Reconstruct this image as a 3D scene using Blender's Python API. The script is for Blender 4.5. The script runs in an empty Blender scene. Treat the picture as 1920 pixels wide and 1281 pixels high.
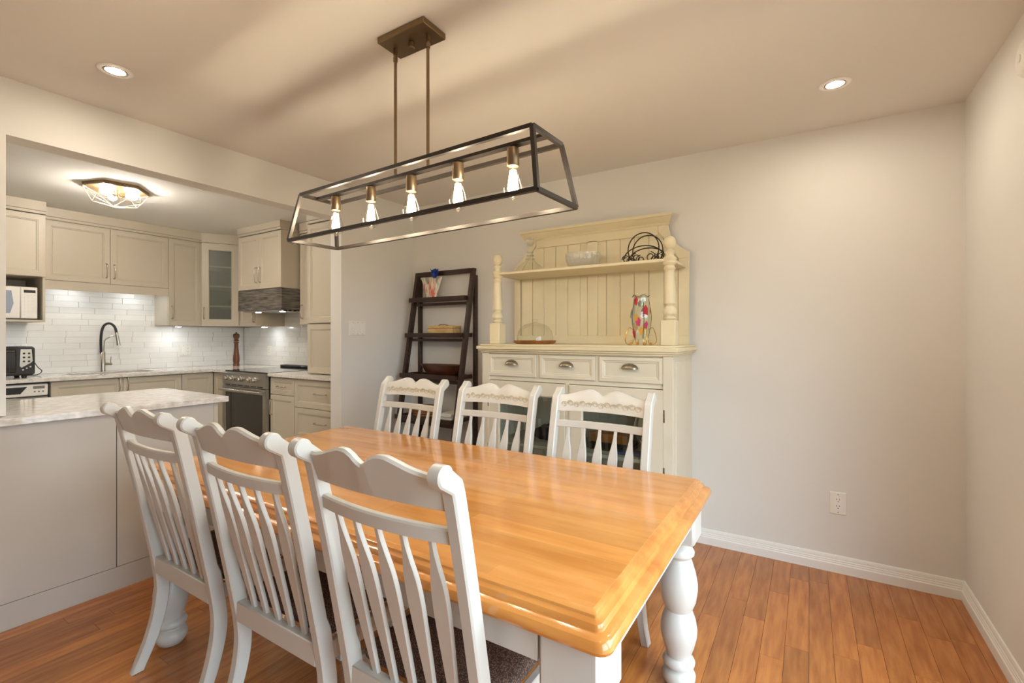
import bpy, bmesh, math, random
from mathutils import Vector, Matrix
random.seed(7)
PI = math.pi
R = math.radians
SC = bpy.context.scene
COL = SC.collection

# ------------------------------------------------------------------ camera
F, YAW, HZ, H = 890.0, R(32.09), 630.0, 1.30
CC, SS = math.cos(YAW), math.sin(YAW)
cam = bpy.data.objects.new('camera', bpy.data.cameras.new('camera'))
COL.objects.link(cam)
cam.location = (0, 0, H)
cam.rotation_euler = (R(90), 0, YAW)
cam.data.sensor_width = 36
cam.data.lens = F / 1920 * 36
cam.data.shift_y = -10.5 / 1920
cam.data.clip_start = 0.02
SC.camera = cam

# ------------------------------------------------------------------ light and exposure
wd = bpy.data.worlds.new('sky'); SC.world = wd; wd.use_nodes = True
bg = wd.node_tree.nodes['Background']
bg.inputs[1].default_value = 6.7
# overcast sky above the horizon, darker ground below it
_n = wd.node_tree.nodes; _tc = _n.new('ShaderNodeTexCoord'); _sx = _n.new('ShaderNodeSeparateXYZ'); _rp = _n.new('ShaderNodeValToRGB')
_mr = _n.new('ShaderNodeMapRange'); _mr.inputs['From Min'].default_value = -1; _mr.inputs['From Max'].default_value = 1
wd.node_tree.links.new(_tc.outputs['Generated'], _sx.inputs[0]); wd.node_tree.links.new(_sx.outputs['Z'], _mr.inputs['Value'])
wd.node_tree.links.new(_mr.outputs[0], _rp.inputs[0]); wd.node_tree.links.new(_rp.outputs[0], bg.inputs[0])
_e = _rp.color_ramp.elements; _e[0].position = .48; _e[0].color = (.16, .16, .13, 1); _e[1].position = .52; _e[1].color = (.74, .87, 1, 1)
BULB, SPOT, PUCK, KBULB, HOODL, STRIP = 165, 300, 80, 215, 28, 5
SC.view_settings.view_transform = 'Standard'
SC.view_settings.look = 'None'
SC.view_settings.gamma = 1
SC.view_settings.use_curve_mapping = False
SC.view_settings.exposure = 0.57
def portal(loc, rot, sx, sy):
    l = bpy.data.lights.new('window_daylight', 'AREA'); l.shape = 'RECTANGLE'; l.size = sx; l.size_y = sy
    l.cycles.is_portal = True
    o = bpy.data.objects.new('window_daylight', l); COL.objects.link(o); o.location = loc; o.rotation_euler = rot
portal((0.74, .85, 1.07), (0, R(90), 0), 2.06, 2.3)      # the glazed door in the right wall

# photograph pixel (1920 x 1281) to a point on a known plane
def ray(x, y):
    a = (x - 960) / F
    return (-SS + a * CC, CC + a * SS, (HZ - y) / F)
def onX(x, y, X): r = ray(x, y); t = X / r[0]; return (X, t * r[1], H + t * r[2])
def onY(x, y, Y): r = ray(x, y); t = Y / r[1]; return (t * r[0], Y, H + t * r[2])
def onZ(x, y, z): r = ray(x, y); t = (z - H) / r[2]; return (t * r[0], t * r[1], z)

# ------------------------------------------------------------------ materials
def sl(c):
    return tuple(v / 12.92 if v <= .04045 else ((v + .055) / 1.055) ** 2.4 for v in (i / 255 for i in c))
def mat(name, rgb, rough=.5, metal=0, spec=.5, coat=0, bump=0, bscale=40, var=0, vscale=6, stretch=None, rgb2=None, rnd=0, coords='P', emit=0, ecol=None, detail=4):
    m = bpy.data.materials.new(name); m.use_nodes = True
    nt = m.node_tree; N = nt.nodes; L = nt.links
    b = N['Principled BSDF']
    c = sl(rgb) + (1,)
    b.inputs['Base Color'].default_value = c
    b.inputs['Roughness'].default_value = rough
    b.inputs['Metallic'].default_value = metal
    b.inputs['Specular IOR Level'].default_value = spec
    b.inputs['Coat Weight'].default_value = coat
    b.inputs['Coat Roughness'].default_value = .08
    if emit:
        b.inputs['Emission Color'].default_value = (ecol or (1, 1, 1)) + (1,)
        b.inputs['Emission Strength'].default_value = emit
    if var or bump or rgb2 or rnd:
        if coords == 'P': g = N.new('ShaderNodeNewGeometry'); out = g.outputs['Position']
        else: g = N.new('ShaderNodeTexCoord'); out = g.outputs['Object']
        mp = N.new('ShaderNodeMapping'); L.new(out, mp.inputs['Vector'])
        if stretch: mp.inputs['Scale'].default_value = stretch
        oi = N.new('ShaderNodeObjectInfo')
        if rnd:
            mul = N.new('ShaderNodeVectorMath'); mul.operation = 'SCALE'; mul.inputs[0].default_value = (37, 53, 11)
            L.new(oi.outputs['Random'], mul.inputs['Scale']); L.new(mul.outputs[0], mp.inputs['Location'])
        nz = N.new('ShaderNodeTexNoise'); nz.inputs['Scale'].default_value = vscale; nz.inputs['Detail'].default_value = detail
        L.new(mp.outputs[0], nz.inputs['Vector'])
        mx = N.new('ShaderNodeMix'); mx.data_type = 'RGBA'
        mx.inputs['A'].default_value = c
        mx.inputs['B'].default_value = (sl(rgb2) + (1,)) if rgb2 else tuple(min(1, v * (1 - var)) for v in c[:3]) + (1,)
        rp = N.new('ShaderNodeValToRGB'); rp.color_ramp.elements[0].position = .35; rp.color_ramp.elements[1].position = .68
        L.new(nz.outputs['Fac'], rp.inputs[0]); L.new(rp.outputs[0], mx.inputs['Factor'])
        src = mx.outputs['Result']
        if rnd:
            hs = N.new('ShaderNodeHueSaturation'); L.new(src, hs.inputs['Color'])
            mr = N.new('ShaderNodeMapRange'); mr.inputs['To Min'].default_value = 1 - rnd; mr.inputs['To Max'].default_value = 1 + rnd
            L.new(oi.outputs['Random'], mr.inputs['Value']); L.new(mr.outputs[0], hs.inputs['Value']); src = hs.outputs[0]
        L.new(src, b.inputs['Base Color'])
        if bump:
            nb = N.new('ShaderNodeTexNoise'); nb.inputs['Scale'].default_value = bscale; L.new(mp.outputs[0], nb.inputs['Vector'])
            bp = N.new('ShaderNodeBump'); bp.inputs['Strength'].default_value = bump; bp.inputs['Distance'].default_value = .002
            L.new(nb.outputs['Fac'], bp.inputs['Height']); L.new(bp.outputs[0], b.inputs['Normal'])
    return m
def glass(name, tint=(1, 1, 1), refl=.12, rough=.02, edge=1.45, body=0):
    m = bpy.data.materials.new(name); m.use_nodes = True
    nt = m.node_tree; N = nt.nodes; L = nt.links
    N.remove(N['Principled BSDF']); out = N['Material Output']
    t = N.new('ShaderNodeBsdfTransparent'); t.inputs[0].default_value = tint + (1,)
    g = N.new('ShaderNodeBsdfGlossy'); g.inputs['Roughness'].default_value = rough
    lw_ = N.new('ShaderNodeLayerWeight'); lw_.inputs[0].default_value = .5
    fr = N.new('ShaderNodeMath'); fr.operation = 'POWER'; fr.inputs[1].default_value = 5.5 - edge * 1.5; L.new(lw_.outputs['Facing'], fr.inputs[0])
    ma = N.new('ShaderNodeMath'); ma.operation = 'MULTIPLY_ADD'; ma.inputs[1].default_value = .7; ma.inputs[2].default_value = refl * .3
    ma.use_clamp = True
    L.new(fr.outputs[0], ma.inputs[0])
    mx = N.new('ShaderNodeMixShader'); L.new(ma.outputs[0], mx.inputs[0]); L.new(t.outputs[0], mx.inputs[1]); L.new(g.outputs[0], mx.inputs[2])
    last = mx.outputs[0]
    if body:
        d = N.new('ShaderNodeBsdfDiffuse'); d.inputs[0].default_value = tint + (1,)
        m2 = N.new('ShaderNodeMixShader'); m2.inputs[0].default_value = body
        L.new(last, m2.inputs[1]); L.new(d.outputs[0], m2.inputs[2]); last = m2.outputs[0]
    L.new(last, out.inputs[0])
    return m
def emis(name, rgb, s):
    m = bpy.data.materials.new(name); m.use_nodes = True
    N = m.node_tree.nodes; N.remove(N['Principled BSDF'])
    e = N.new('ShaderNodeEmission'); e.inputs[0].default_value = rgb + (1,); e.inputs[1].default_value = s
    m.node_tree.links.new(e.outputs[0], N['Material Output'].inputs[0])
    return m
WARM = (1.0, .86, .64); WARMER = (1, .90, .74); COOL = (.93, .97, 1.0)
MT = dict(
    wall=mat('wall_paint', (225, 222, 217), .75, bump=.05, bscale=180, var=.015, vscale=2),
    ceil=mat('ceiling_paint', (224, 220, 214), .85, bump=.06, bscale=150),
    kceil=mat('kitchen_ceiling_paint', (236, 234, 231), .85, bump=.06, bscale=150),
    trim=mat('trim_white', (238, 236, 232), .35),
    plank=mat('floor_plank', (194, 124, 60), .27, coat=.25, rgb2=(164, 97, 44), vscale=5, stretch=(9, 1.0, 1), rnd=.16, bump=.05, bscale=14, detail=8),
    subfloor=mat('floor_gap', (70, 40, 22), .6),
    cab=mat('cabinet_greige', (196, 186, 169), .42, var=.03, vscale=3),
    cabin=mat('cabinet_inside', (150, 140, 124), .6),
    island=mat('island_greige', (196, 188, 178), .45, var=.03, vscale=2),
    quartz=mat('quartz_white', (232, 229, 224), .10, rgb2=(200, 190, 181), vscale=55, stretch=(1, .5, 1), detail=12),
    tile=mat('glazed_tile', (238, 237, 233), .16, var=.03, vscale=9, rnd=.025, bump=.25, bscale=22),
    grout=mat('tile_grout', (214, 211, 205), .9),
    chairw=mat('chair_white_paint', (204, 200, 192), .33, var=.05, vscale=7),
    chairc=mat('chair_carving_glaze', (188, 168, 128), .5),
    seat=None,
    tabletop=mat('honey_maple', (222, 158, 86), .16, coat=.45, rgb2=(204, 134, 64), vscale=3.2, stretch=(1, 7, 7), bump=.015, bscale=30, detail=6),
    tableedge=mat('honey_maple_edge', (212, 146, 74), .16, coat=.5, rgb2=(184, 114, 50), vscale=4, stretch=(1, 3, 7), detail=6),
    hutch=mat('hutch_cream', (229, 216, 182), .42, var=.07, vscale=5),
    hutchl=mat('hutch_base_cream', (226, 218, 198), .42, var=.06, vscale=5),
    hutchin=mat('hutch_interior', (176, 172, 156), .6),
    espresso=mat('espresso_wood', (58, 34, 24), .35, rgb2=(38, 22, 16), vscale=5, stretch=(3, 3, 14), coat=.1),
    black=mat('black_satin', (30, 26, 24), .38),
    lampblk=mat('lamp_bar_black', (52, 45, 40), .4, metal=.4),
    bronze=mat('bronze_brushed', (140, 118, 90), .34, metal=.85, var=.1, vscale=40, stretch=(1, 8, 1)),
    nickel=mat('brushed_nickel', (196, 188, 176), .26, metal=1),
    pewter=mat('aged_pewter', (168, 160, 142), .3, metal=1, var=.3, vscale=60),
    steel=mat('stainless_steel', (176, 174, 170), .28, metal=1, var=.08, vscale=8, stretch=(1, 1, 30)),
    blkglass=mat('black_glass', (26, 24, 23), .06, coat=.4),
    rubber=mat('black_rubber', (40, 40, 40), .55),
    white=mat('white_plastic', (235, 232, 225), .35),
    whitemw=mat('appliance_white', (232, 230, 228), .3),
    mwglass=mat('microwave_window', (150, 160, 182), .12),
    dark=mat('dark_slot', (28, 26, 24), .5),
    grey=mat('grey_print', (120, 116, 110), .5),
    barn=mat('weathered_barnwood', (122, 116, 108), .6, rgb2=(58, 52, 46), vscale=5, stretch=(1.5, 1.5, 14), bump=.3, bscale=18, detail=9),
    mill=mat('pepper_mill_walnut', (110, 58, 26), .28, rgb2=(74, 36, 16), vscale=9, stretch=(4, 4, 1), coat=.3),
    walnut=mat('dark_walnut_bowl', (86, 46, 28), .3, rgb2=(58, 30, 20), vscale=8, coat=.2),
    pine=mat('light_pine', (214, 184, 128), .5, rgb2=(190, 152, 96), vscale=6, stretch=(2, 8, 8)),
    cork=mat('acacia_board', (176, 112, 56), .4, rgb2=(130, 76, 36), vscale=14),
    iron=mat('wrought_iron', (48, 36, 28), .5, metal=.3),
    champ=mat('champagne_wire', (226, 208, 170), .3, metal=.8),
    gold=mat('gold_wire', (214, 168, 60), .25, metal=1),
    wicker=mat('wicker', (150, 104, 58), .6, rgb2=(110, 70, 36), vscale=60),
    paper=mat('paper_white', (232, 230, 224), .7),
    navy=mat('navy_cloth', (34, 34, 58), .8, rgb2=(20, 16, 26), vscale=24),
    denim=mat('blue_cloth', (58, 72, 112), .8, rgb2=(36, 40, 66), vscale=30),
    tan=mat('tan_leather', (190, 150, 110), .5),
    bluef=mat('blue_petal', (20, 62, 158), .5, rgb2=(12, 30, 96), vscale=50),
    silver=mat('silver_plate', (214, 210, 202), .12, metal=1),
    redg=glass('red_glass', (.82, .10, .13), .2, body=.45),
    pinkg=glass('pink_glass', (.85, .16, .36), .2, body=.4),
    amberg=glass('amber_glass', (.95, .66, .14), .2, body=.35),
    greyg=glass('grey_glass', (.52, .55, .58), .2, body=.25),
    palegreen=glass('pale_glass', (.90, .93, .86), .25, body=.10),
    clear=glass('clear_glass', (.97, .98, .96), .18, edge=1.5),
    crystal=glass('cut_crystal', (.93, .92, .88), .5, .12, 1.6, body=.22),
    pane=glass('window_glass', (.97, .99, .99), .1, edge=1.35),
    hutchpane=glass('hutch_pane', (.90, .94, .93), .35, edge=1.35),
    bulbg=glass('bulb_glass', (1, .98, .93), .2, edge=1.35),
    filament=emis('lamp_filament', WARM, BULB),
    spot=emis('spot_lens', WARMER, SPOT),
    puck=emis('puck_lens', COOL, PUCK),
    strip=emis('led_strip', COOL, STRIP),
    kbulb=emis('kitchen_bulb', (1, .91, .78), KBULB),
    hoodl=emis('hood_lamp_lens', (1, .78, .5), HOODL),
)
def seat_mat():
    m = mat('woven_seat', (128, 100, 80), .8)
    N = m.node_tree.nodes; L = m.node_tree.links
    t = N.new('ShaderNodeTexCoord'); v = N.new('ShaderNodeTexVoronoi'); v.inputs['Scale'].default_value = 240
    L.new(t.outputs['Object'], v.inputs['Vector'])
    rp = N.new('ShaderNodeValToRGB'); rp.color_ramp.elements[0].color = sl((164, 134, 112)) + (1,); rp.color_ramp.elements[1].color = sl((74, 52, 42)) + (1,)
    rp.color_ramp.elements[1].position = .6
    L.new(v.outputs['Distance'], rp.inputs[0]); L.new(rp.outputs[0], N['Principled BSDF'].inputs['Base Color'])
    return m
MT['seat'] = seat_mat()
def staves(m):
    # the glued staves of the table top: each a touch lighter or darker
    N = m.node_tree.nodes; L = m.node_tree.links; b = N['Principled BSDF']; src = b.inputs['Base Color'].links[0].from_socket
    g = N.new('ShaderNodeNewGeometry'); br = N.new('ShaderNodeTexBrick'); br.inputs['Scale'].default_value = 1
    br.inputs['Brick Width'].default_value = .62; br.inputs['Row Height'].default_value = .078; br.inputs['Mortar Size'].default_value = 0
    br.inputs['Color1'].default_value = (.86, .84, .80, 1); br.inputs['Color2'].default_value = (1.06, 1.06, 1.06, 1); br.offset = .37
    L.new(g.outputs['Position'], br.inputs['Vector'])
    mx = N.new('ShaderNodeMix'); mx.data_type = 'RGBA'; mx.blend_type = 'MULTIPLY'; mx.inputs['Factor'].default_value = 1
    L.new(src, mx.inputs['A']); L.new(br.outputs['Color'], mx.inputs['B']); L.new(mx.outputs['Result'], b.inputs['Base Color'])
staves(MT['tabletop'])
def ruffle_mat():
    m = mat('striped_ruffle_glass', (230, 222, 206), .15, spec=.7)
    N = m.node_tree.nodes; L = m.node_tree.links
    t = N.new('ShaderNodeTexCoord'); n = N.new('ShaderNodeTexNoise'); n.inputs['Scale'].default_value = 34
    mp = N.new('ShaderNodeMapping'); mp.inputs['Scale'].default_value = (1, 1, .25)
    L.new(t.outputs['Object'], mp.inputs[0]); L.new(mp.outputs[0], n.inputs['Vector'])
    rp = N.new('ShaderNodeValToRGB'); e = rp.color_ramp.elements
    e[0].position = .36; e[0].color = sl((178, 186, 150)) + (1,); e[1].position = .64; e[1].color = sl((206, 112, 92)) + (1,)
    k = e.new(.5); k.color = sl((234, 226, 208)) + (1,)
    L.new(n.outputs['Fac'], rp.inputs[0]); L.new(rp.outputs[0], N['Principled BSDF'].inputs['Base Color'])
    return m
MT['ruffle'] = ruffle_mat()
def frosted():
    m = mat('frosted_glass', (190, 200, 190), .28)
    b = m.node_tree.nodes['Principled BSDF']; b.inputs['Transmission Weight'].default_value = .92; b.inputs['IOR'].default_value = 1.25
    return m
MT['frost'] = glass('frosted_glass', (.66, .68, .61), .1, .3, 1.35, body=.12)

# ------------------------------------------------------------------ mesh helpers
class MB:
    def __init__(s, xf=None): s.v = []; s.f = []; s.xf = xf
    def pt(s, p):
        s.v.append(tuple(s.xf(p)) if s.xf else tuple(p)); return len(s.v) - 1
    def box(s, x0, x1, y0, y1, z0, z1, b=0):
        if x0 > x1: x0, x1 = x1, x0
        if y0 > y1: y0, y1 = y1, y0
        if z0 > z1: z0, z1 = z1, z0
        b = min(b, (x1 - x0) * .49, (y1 - y0) * .49, (z1 - z0) * .49)
        X, Y, Z = (x0, x1), (y0, y1), (z0, z1)
        if b <= 0:
            i = [s.pt((X[a], Y[c], Z[d])) for a in (0, 1) for c in (0, 1) for d in (0, 1)]
            for q in ((0, 1, 3, 2), (4, 6, 7, 5), (0, 4, 5, 1), (2, 3, 7, 6), (0, 2, 6, 4), (1, 5, 7, 3)): s.f.append(tuple(i[k] for k in q))
            return s
        P = {}
        sg = (1, -1)
        for a in (0, 1):
            for c in (0, 1):
                for d in (0, 1):
                    x, y, z = X[a], Y[c], Z[d]; xi, yi, zi = x + b * sg[a], y + b * sg[c], z + b * sg[d]
                    P[a, c, d, 0] = s.pt((x, yi, zi)); P[a, c, d, 1] = s.pt((xi, y, zi)); P[a, c, d, 2] = s.pt((xi, yi, z))
                    s.f.append((P[a, c, d, 0], P[a, c, d, 1], P[a, c, d, 2]))
        q4 = ((0, 0), (0, 1), (1, 1), (1, 0))
        for a in (0, 1):
            s.f.append(tuple(P[a, u, w, 0] for u, w in q4)); s.f.append(tuple(P[u, a, w, 1] for u, w in q4)); s.f.append(tuple(P[u, w, a, 2] for u, w in q4))
            for c in (0, 1):
                s.f.append((P[a, c, 0, 0], P[a, c, 1, 0], P[a, c, 1, 1], P[a, c, 0, 1]))
                s.f.append((P[a, 0, c, 0], P[a, 1, c, 0], P[a, 1, c, 2], P[a, 0, c, 2]))
                s.f.append((P[0, a, c, 1], P[1, a, c, 1], P[1, a, c, 2], P[0, a, c, 2]))
        return s
    def loft(s, rings, cap=(True, True), closed=True, wrap=False):
        ids = [[s.pt(p) for p in r] for r in rings]
        n = len(ids[0])
        pairs = list(zip(ids, ids[1:])) + ([(ids[-1], ids[0])] if wrap else [])
        for A, B in pairs:
            for i in range(n if closed else n - 1):
                j = (i + 1) % n; s.f.append((A[i], A[j], B[j], B[i]))
        if cap[0] and not wrap: s.f.append(tuple(reversed(ids[0])))
        if cap[1] and not wrap: s.f.append(tuple(ids[-1]))
        return s
    def lathe(s, prof, c=(0, 0, 0), n=24, ax='z', cap=(True, True)):
        rs = []
        for r, z in prof:
            r = max(r, .0004); ring = []
            for i in range(n):
                a = 2 * PI * i / n; u, w = r * math.cos(a), r * math.sin(a)
                ring.append((c[0] + u, c[1] + w, c[2] + z) if ax == 'z' else (c[0] + u, c[1] + z, c[2] - w) if ax == 'y' else (c[0] + z, c[1] + u, c[2] + w))
            rs.append(ring)
        return s.loft(rs, cap)
    def tube(s, pts, r, n=8, closed=False):
        P = [Vector(p) for p in pts]; m = len(P)
        rad = r if isinstance(r, (list, tuple)) else [r] * m
        T = []
        for i in range(m):
            a = P[(i - 1) % m] if (closed or i > 0) else P[i]; b = P[(i + 1) % m] if (closed or i < m - 1) else P[i]
            t = (b - a); T.append(t.normalized() if t.length > 1e-9 else Vector((0, 0, 1)))
        up = Vector((0, 0, 1)) if abs(T[0].z) < .9 else Vector((1, 0, 0))
        nrm = T[0].cross(up).normalized(); rs = []
        for i in range(m):
            nrm = (nrm - T[i] * nrm.dot(T[i]))
            nrm = nrm.normalized() if nrm.length > 1e-6 else T[i].orthogonal().normalized()
            bn = T[i].cross(nrm)
            rs.append([tuple(P[i] + (nrm * math.cos(2 * PI * k / n) + bn * math.sin(2 * PI * k / n)) * rad[i]) for k in range(n)])
        return s.loft(rs, wrap=closed)
    def prism(s, out, a0, a1, ax='x', b=0):
        # out: closed 2-D outline; ax x -> (y,z), y -> (x,z), z -> (x,y)
        def P(p, a): return (a, p[0], p[1]) if ax == 'x' else (p[0], a, p[1]) if ax == 'y' else (p[0], p[1], a)
        if b:
            n = len(out); area = sum(out[i][0] * out[(i + 1) % n][1] - out[(i + 1) % n][0] * out[i][1] for i in range(n)); sg = 1 if area > 0 else -1
            ins = []
            for i in range(n):
                p, q, r = out[i - 1], out[i], out[(i + 1) % n]
                d1 = Vector((q[0] - p[0], q[1] - p[1])).normalized(); d2 = Vector((r[0] - q[0], r[1] - q[1])).normalized()
                n1 = Vector((-d1.y, d1.x)) * sg; n2 = Vector((-d2.y, d2.x)) * sg; v = (n1 + n2)
                v = v.normalized() if v.length > 1e-6 else n1
                ins.append((q[0] + v.x * b, q[1] + v.y * b))
            sgn = 1 if a1 > a0 else -1
            return s.loft([[P(p, a0) for p in ins], [P(p, a0 + b * sgn) for p in out], [P(p, a1 - b * sgn) for p in out], [P(p, a1) for p in ins]])
        return s.loft([[P(p, a0) for p in out], [P(p, a1) for p in out]])
    def rects(s, w, h, rs, x0=0, z0=0):
        # concentric rectangles, local x = width, z = height, y = depth (front is -y); rs = [(inset, y)]
        return s.loft([[(x0 + i, y, z0 + i), (x0 + w - i, y, z0 + i), (x0 + w - i, y, z0 + h - i), (x0 + i, y, z0 + h - i)] for i, y in rs])
    def obj(s, name, m, parent=None, loc=(0, 0, 0), rz=0, smooth=38, rot=None):
        me = bpy.data.meshes.new(name); me.from_pydata(s.v, [], s.f)
        bm = bmesh.new(); bm.from_mesh(me); bmesh.ops.recalc_face_normals(bm, faces=bm.faces); bm.to_mesh(me); bm.free()
        if smooth:
            me.polygons.foreach_set('use_smooth', [True] * len(me.polygons)); me.set_sharp_from_angle(angle=R(smooth))
        me.materials.append(MT[m] if isinstance(m, str) else m)
        o = bpy.data.objects.new(name, me); COL.objects.link(o)
        o.location = loc; o.rotation_euler = rot or (0, 0, rz)
        if parent: o.parent = parent
        return o
def tag(o, label, cat, group=None):
    o['label'] = label; o['category'] = cat
    if group: o['group'] = group
    return o
def thing(name, label, cat, loc=(0, 0, 0), rz=0, group=None):
    o = bpy.data.objects.new(name, None); COL.objects.link(o); o.location = loc; o.rotation_euler = (0, 0, rz); o.empty_display_size = .1
    return tag(o, label, cat, group)
def struct(o, label=None):
    o['kind'] = 'structure'
    if label: o['label'] = label
    return o
def inst(src, parent, loc, scale=None, rot=None):
    c = src.copy(); COL.objects.link(c); c.parent = parent; c.location = loc
    if scale: c.scale = scale
    if rot: c.rotation_euler = rot
    return c
def dup(root, loc, rz, label):
    r = root.copy(); COL.objects.link(r); r.location = loc; r.rotation_euler = (0, 0, rz); r['label'] = label
    for ch in list(root.children):
        c = ch.copy(); COL.objects.link(c); c.parent = r
        for g in list(ch.children):
            d = g.copy(); COL.objects.link(d); d.parent = c
    return r
def spline(pts, n=6):
    # Catmull-Rom through 2-D or 3-D points
    P = [Vector(p) for p in pts]; P = [P[0] * 2 - P[1]] + P + [P[-1] * 2 - P[-2]]; out = []
    for i in range(1, len(P) - 2):
        for k in range(n):
            t = k / n; a, b, c, d = P[i - 1], P[i], P[i + 1], P[i + 2]
            out.append(tuple(.5 * ((2 * b) + (c - a) * t + (2 * a - 5 * b + 4 * c - d) * t * t + (3 * b - a - 3 * c + d) * t ** 3)))
    out.append(tuple(P[-2])); return out
def lerp_tab(tab, z):
    # tab sorted by descending z: [(z, y)]
    for (z0, y0), (z1, y1) in zip(tab, tab[1:]):
        if z <= z0 and z >= z1: return y0 + (y1 - y0) * (z0 - z) / (z0 - z1)
    return tab[0][1] if z > tab[0][0] else tab[-1][1]

# ================================================================== THE SETTING
CEIL, KCEIL = 2.457, 2.43
XR, YB = 0.65, 3.168           # right wall, back wall
XL, XL2 = -3.05, -3.176        # partition with the kitchen opening
XS, YS = -5.98, 3.244          # sink wall and range wall of the kitchen
# floor with planks
fl = struct(MB().box(XS - .1, XR + .1, -3.1, YS + .1, -.08, -.0125).obj('floor', 'subfloor', smooth=0), 'honey brown hardwood plank floor')
pl0 = None; nplank = 0
PW = .0857; xj = -.431
k0 = math.ceil((-3.0 - xj) / PW) - 1
random.seed(11)
pm = MB().box(-.5, .5, -.5, .5, -.5, .5)
for k in range(k0, 14):
    x0 = max(xj + PW * k, -3.0); x1 = min(xj + PW * (k + 1), XR - .0)
    if x1 - x0 < .01: continue
    y = -.35 + random.uniform(-.7, 0); first = True
    while y < YB:
        ln = random.uniform(.42, 1.15); y1 = min(y + ln, YB); ys = max(y, -.35)
        if YB - y1 < .15: y1 = YB
        if y1 > -.3:
            # keep planks the frame can show
            vis = y1 > .2
            loc = ((x0 + x1) / 2, (ys + y1) / 2, -.0062); sc = (x1 - x0 - .0012, y1 - ys - .0012, .0124)
            if vis:
                if pl0 is None: pl0 = pm.obj('plank', 'plank', fl, loc, smooth=0); pl0.scale = sc
                else: inst(pl0, fl, loc, sc)
                nplank += 1
        y = y1
struct(MB().box(XS, XL2, -1.2, YS, -.0124, .0).obj('floor_kitchen', mat('kitchen_floor_bounce', (214, 206, 194), .35, var=.05, vscale=3), smooth=0), 'unseen kitchen floor behind the island, made pale to bounce light')  # out-of-view slab, pale tone chosen to bounce light up to the kitchen ceiling
o = MB().box(XL2, -3.0, -3, YB, -.0124, -.0002).box(-3.0, XR, -3, .2, -.0124, -.0002).obj('plank_field', 'plank', fl, smooth=0); o['kind'] = 'stuff'
struct(MB().box(XL2 - .02, XR + .15, -3.15, YB + .15, CEIL, CEIL + .1).obj('ceiling', 'ceil', smooth=0), 'warm white painted dining room ceiling')
struct(MB().box(XS - .1, XL2 + .02, -1.25, YS + .1, KCEIL, KCEIL + .127).obj('ceiling_kitchen', 'kceil', smooth=0), 'flat white kitchen ceiling behind the beam')
struct(MB().box(XL2, XR + .12, YB, YB + .12, -.08, CEIL).obj('wall_back', 'wall', smooth=0), 'off-white wall behind the cream hutch')
wr = MB().box(XR, XR + .12, 2.0, YB, -.08, CEIL).box(XR, XR + .12, -3.1, -.3, -.08, CEIL).box(XR, XR + .12, -.3, 2.0, 2.1, CEIL)
struct(wr.obj('wall_right', 'wall', smooth=0), 'off-white right-hand wall')
struct(MB().box(XL2, XR, -3.12, -3.0, -.08, CEIL).obj('wall_front', 'wall', smooth=0), 'plain off-white wall behind the camera')
wl = MB().box(XL2, XL, 2.394, YB, -.08, CEIL)                       # stub with the switches
wl.box(XL2, XL, .597, 2.394, 2.203, CEIL)                            # beam
wl.box(XL2, XL, -.5, .597, .942, CEIL).box(XL2, XL, -3.1, -.5, -.08, CEIL)
struct(wl.obj('wall_left', 'wall', smooth=0), 'partition wall with beam over the kitchen opening')
ks = struct(MB().box(XS - .1, XS, -1.25, YS + .1, -.08, KCEIL).obj('wall_kitchen_left', 'grout', smooth=0), 'kitchen wall with white tile backsplash above the sink')
kr = struct(MB().box(XS, XL2, YS, YS + .1, -.08, KCEIL).obj('wall_kitchen_back', 'grout', smooth=0), 'kitchen wall with white tile backsplash behind the range')
struct(MB().box(XS, XL2, -1.25, -1.2, -.08, KCEIL).obj('wall_kitchen_front', 'wall', smooth=0), 'kitchen end wall out of view')
# backsplash tiles, each one a piece
TH, TL = .0565, .262
t0 = None; random.seed(5)
def tiles(wall, along0, along1, z0, z1, axis, skip=None):
    global t0
    r = 0; z = z0
    while z < z1 - .01:
        h = min(TH, z1 - z); a = along0 - random.uniform(.05, .95) * TL
        while a < along1:
            b0, b1 = max(a, along0), min(a + TL, along1)
            if b1 - b0 > .02 and not (skip and skip(b0, b1, z, z + h)):
                tilt = random.uniform(-.0012, .0012)
                if t0 is None:
                    t0 = MB().box(-.5, .5, -.5, .5, -.5, .5).obj('tile', 'tile', wall, smooth=0)
                    c = t0
                else: c = inst(t0, wall, (0, 0, 0))
                c.scale = (b1 - b0 - .0024, .011 + tilt, h - .0024)
                if axis == 'Y': c.location = (XS - .0005, (b0 + b1) / 2, z + h / 2); c.rotation_euler = (0, 0, R(90))
                else: c.location = ((b0 + b1) / 2, YS + .0005, z + h / 2); c.rotation_euler = (0, 0, 0)
            a += TL
        z += h; r += 1
CT, CB = .95, .92              # kitchen counter top / underside
tiles(ks, .98, YS - .012, CT, 1.78, 'Y', lambda a, b, z, zz: (b < 1.33 and z > 1.44) or (a > 2.29 and z > 1.40))
tiles(kr, XS + .012, -3.95, CT, 1.70, 'X', lambda a, b, z, zz: (b < -5.13 and zz > 1.42) or (a > -4.34 and zz > 1.42))
# baseboards
def baseboard(name, x0, y0, x1, y1, nx, ny, lab):
    prof = [(0, 0), (.018, 0), (.018, .045), (.014, .050), (.014, .056), (.0115, .060), (.0115, .066), (.009, .070), (.009, .080), (.005, .090), (0, .092)]
    m = MB(); m.loft([[(x0 + nx * d, y0 + ny * d, z) for d, z in prof], [(x1 + nx * d, y1 + ny * d, z) for d, z in prof]])
    return struct(m.obj(name, 'trim', smooth=25), lab)
baseboard('baseboard_back', XL, YB, XR, YB, 0, -1, 'white moulded baseboard along the back wall')
baseboard('baseboard_right', XR, YB, XR, 2.07, -1, 0, 'white moulded baseboard along the right wall')
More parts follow.
